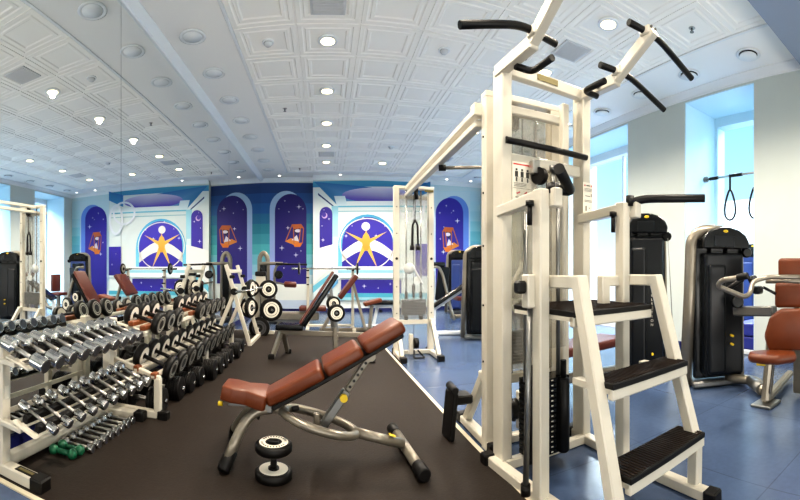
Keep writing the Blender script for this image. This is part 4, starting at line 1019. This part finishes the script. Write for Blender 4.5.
SB = Thing('sit_up_bench', 'black slanted board bench with a white frame leaning up behind the crossover tower', 'weight bench', (2.0, 6.9, 0), world=True)
def slb(x0, y0, z0, x1, y1, z1, w, th): return MB().bar((x0, y0, z0), (x1, y1, z1), w, th, bev=.015)
p0 = px(433, 306, 6.9); p1 = px(470, 281, 6.9)
SB.part('board', slb(*p0, *p1, .30, .07), gloss)
SB.part('rail', MB().bar(p0 + V(0, 0, -.07), p1 + V(0, 0, -.07), .05, .05), trimm)
SB.part('frame', MB().bar((p0.x, p0.y, .03), (p0.x + .02, p0.y, p0.z - .05), .06, .06).bar((p1.x - .02, p1.y, .03), (p1.x - .05, p1.y, p1.z - .08), .06, .06).bar((p0.x - .05, p0.y, .04), (p1.x + .1, p1.y, .04), .07, .06).bar((p0.x, p0.y - .25, .04), (p0.x, p0.y + .25, .04), .06, .06), trimm)
SB.part('brown_roller', MB().cyl((p1.x, p1.y - .2, p1.z + .09), (p1.x, p1.y + .2, p1.z + .09), .05), leather2)

# lat machine near the far wall, silver arch with a long black bar and brown roller
J = Thing('pulldown_machine', 'silver arched machine with a long black bar and brown roller below the starry niche', 'gym machine', (-1.2, 8.6, 0), world=True)
J.part('arch', MB().tube([(-1.42, 8.6, .05), (-1.42, 8.6, 1.40), (-1.33, 8.6, 1.52), (-1.24, 8.6, 1.40), (-1.24, 8.6, .05)], .05, 12, .08), silver)
J.part('shroud', MB().box((-1.33, 8.64, .7), (.16, .2, 1.2), bev=.03, seg=2), shroudm)
J.part('top_beam', MB().tube([(-1.40, 8.5, 1.26), (-.9, 8.5, 1.26)], .035, 10, 0), silver)
J.part('long_bar', MB().cyl((-1.05, 8.45, 1.25), (-.38, 8.45, 1.235), .022, bev=.006), black)
J.part('side_arm', MB().tube([(-.80, 8.5, 1.25), (-1.02, 8.5, 1.24), (-1.08, 8.5, 1.1), (-1.08, 8.5, .45), (-.98, 8.5, .40)], .026, 10, .1), silver)
J.part('rotary_disc', MB().cyl((-.98, 8.4, 1.02), (-.98, 8.48, 1.02), .09, bev=.02), gloss)
J.part('roller_pad', MB().cyl((-.86, 8.4, .82), (-.60, 8.4, .81), .065, bev=.02), leather2)
J.part('roller_arm', MB().tube([(-1.08, 8.5, .86), (-.86, 8.42, .82)], .02, 8, 0), silver)
J.part('low_box', MB().box((-.62, 8.3, .17), (1.0, .30, .16), bev=.02), silver)
J.part('low_seat', MB().pad((-.25, 8.25, .33), (.55, .34, .10), bev=.03), leather2)
J.part('base', MB().box((-.9, 8.5, .06), (1.1, .5, .08), bev=.02), steel)

# hanging suspension straps in the open recess
rod = Thing('pull_up_bar', 'thin steel bar with black sleeves fixed across the blue recess at the right', 'bar', (5.1, 3.1, 2.15), world=True)
ra0 = V(4.92, 3.48, 0); ra0.z = CH + (270 - 179.5) * math.hypot(4.92, 3.48) / 400; ra1 = V(4.92, 2.46, 0); ra1.z = ra0.z - .0
rod.part('bar', MB().cyl(ra0, ra1, .016, seg=12), chrome2)
rod.part('wall_flange', MB().cyl(ra0 + V(0, .035, 0), ra0, .045), steel); rod.part('wall_flange', MB().cyl(ra1 + V(0, -.028, 0), ra1, .045), steel)
rod.part('grip_sleeve', MB().cyl(ra0.lerp(ra1, .05), ra0.lerp(ra1, .2), .024), grip); rod.part('grip_sleeve', MB().cyl(ra0.lerp(ra1, .40), ra0.lerp(ra1, .60), .024), grip)
for t_, l in ((.40, 'black looped exercise strap hanging in full view from the recess bar'), (.80, 'black looped exercise strap half hidden by the right wall edge')):
    c = ra0.lerp(ra1, t_)
    s_ = Thing('exercise_strap', l, 'strap', c, group='black straps on the recess bar')
    s_.part('webbing', MB().box((0, 0, -.10), (.012, .028, .24)).torus((0, 0, 0), (0, 1, 0), .022, .006, 14, 6), black)
    s_.part('loop', MB().tube([V(.0, .085 * math.sin(2*PI*k/20) * (1 - .45 * math.cos(2*PI*k/20)), -.42 + .22 * math.cos(2*PI*k/20)) for k in range(20)], .015, 8, closed=True), black)
# machine and boxes seen through the recess
Q = Thing('weight_machine', 'blue tinted weight machine seen through the opening behind the grey arched machine', 'gym machine', (7.0, 3.88, 0), -1.05)
machine_tower(Q, w=.72, d=.45, H=1.62, side=1, text=False, dark=bluemach, logo=True)
for k in range(2):
    b_ = single('storage_box', 'dark blue box seen through the opening at the right, %s of two' % ('lower' if k == 0 else 'upper'), 'box', MB().box((0, 0, 0), (.46, .34, .17), bev=.02, seg=2), bluebox, 'blue boxes in the opening')
    b_.location = (4.86, 2.64, .145 + k * .18)
single('platform', 'pale low platform under the blue boxes in the opening', 'platform', MB().box((4.86, 2.64, .03), (.52, .40, .06), bev=.01), trimm)

# ------------------------------------------------------------ light, world, camera
w = bpy.data.worlds.new('sky'); bpy.context.scene.world = w; w.use_nodes = True
nt = w.node_tree; bg = nt.nodes['Background']
tc = nt.nodes.new('ShaderNodeTexCoord'); sep = nt.nodes.new('ShaderNodeSeparateXYZ'); cr = nt.nodes.new('ShaderNodeValToRGB')
nt.links.new(tc.outputs['Generated'], sep.inputs[0]); nt.links.new(sep.outputs['Z'], cr.inputs[0]); nt.links.new(cr.outputs[0], bg.inputs['Color'])
e = cr.color_ramp.elements; e[0].position = 0.0; e[0].color = rgb(222, 236, 250); e[1].position = .34; e[1].color = rgb(150, 212, 246)
x = e.new(.12); x.color = rgb(180, 222, 250)
bg.inputs['Strength'].default_value = 1.35
def area(loc, direction, sx, sy, energy, color, name='window_light'):
    L = bpy.data.lights.new(name, 'AREA'); L.shape = 'RECTANGLE'; L.size = sx; L.size_y = sy; L.energy = energy; L.color = color
    o = bpy.data.objects.new(name, L); col.objects.link(o); o.location = loc
    o.rotation_euler = Vector(direction).to_track_quat('-Z', 'Y').to_euler()
    return o
for a, b, k in rec:
    area((RX + D + 2.0, (a + b) / 2, 5.3), (-1, 0, -1.1), b - a + .4, 2.0, 620 * (b - a), (.84, .94, 1))
area((1.4, -2.7, .7), (0, .75, .66), 5, 1.6, 150, (1, .95, .88), 'fill_light')  # added fill behind the camera, tilted up to brighten ceiling; not a room fitting
cam = bpy.data.cameras.new('camera'); co = bpy.data.objects.new('camera', cam); col.objects.link(co); bpy.context.scene.camera = co
cam.type = 'PANO'; cam.panorama_type = 'CENTRAL_CYLINDRICAL'
cam.central_cylindrical_range_u_min = -1.0; cam.central_cylindrical_range_u_max = 1.0
cam.central_cylindrical_range_v_min = -(500 - 270) / 400.0; cam.central_cylindrical_range_v_max = 270 / 400.0
cam.central_cylindrical_radius = 1.0
cam.clip_start = .05
co.location = (0, 0, CH); co.rotation_euler = (PI / 2, 0, -(400 - 325) / 400.0)
sc = bpy.context.scene
sc.view_settings.view_transform = 'Standard'; sc.view_settings.look = 'Medium High Contrast'; sc.view_settings.exposure = -.07
sc.cycles.max_bounces = 8; sc.cycles.transparent_max_bounces = 16
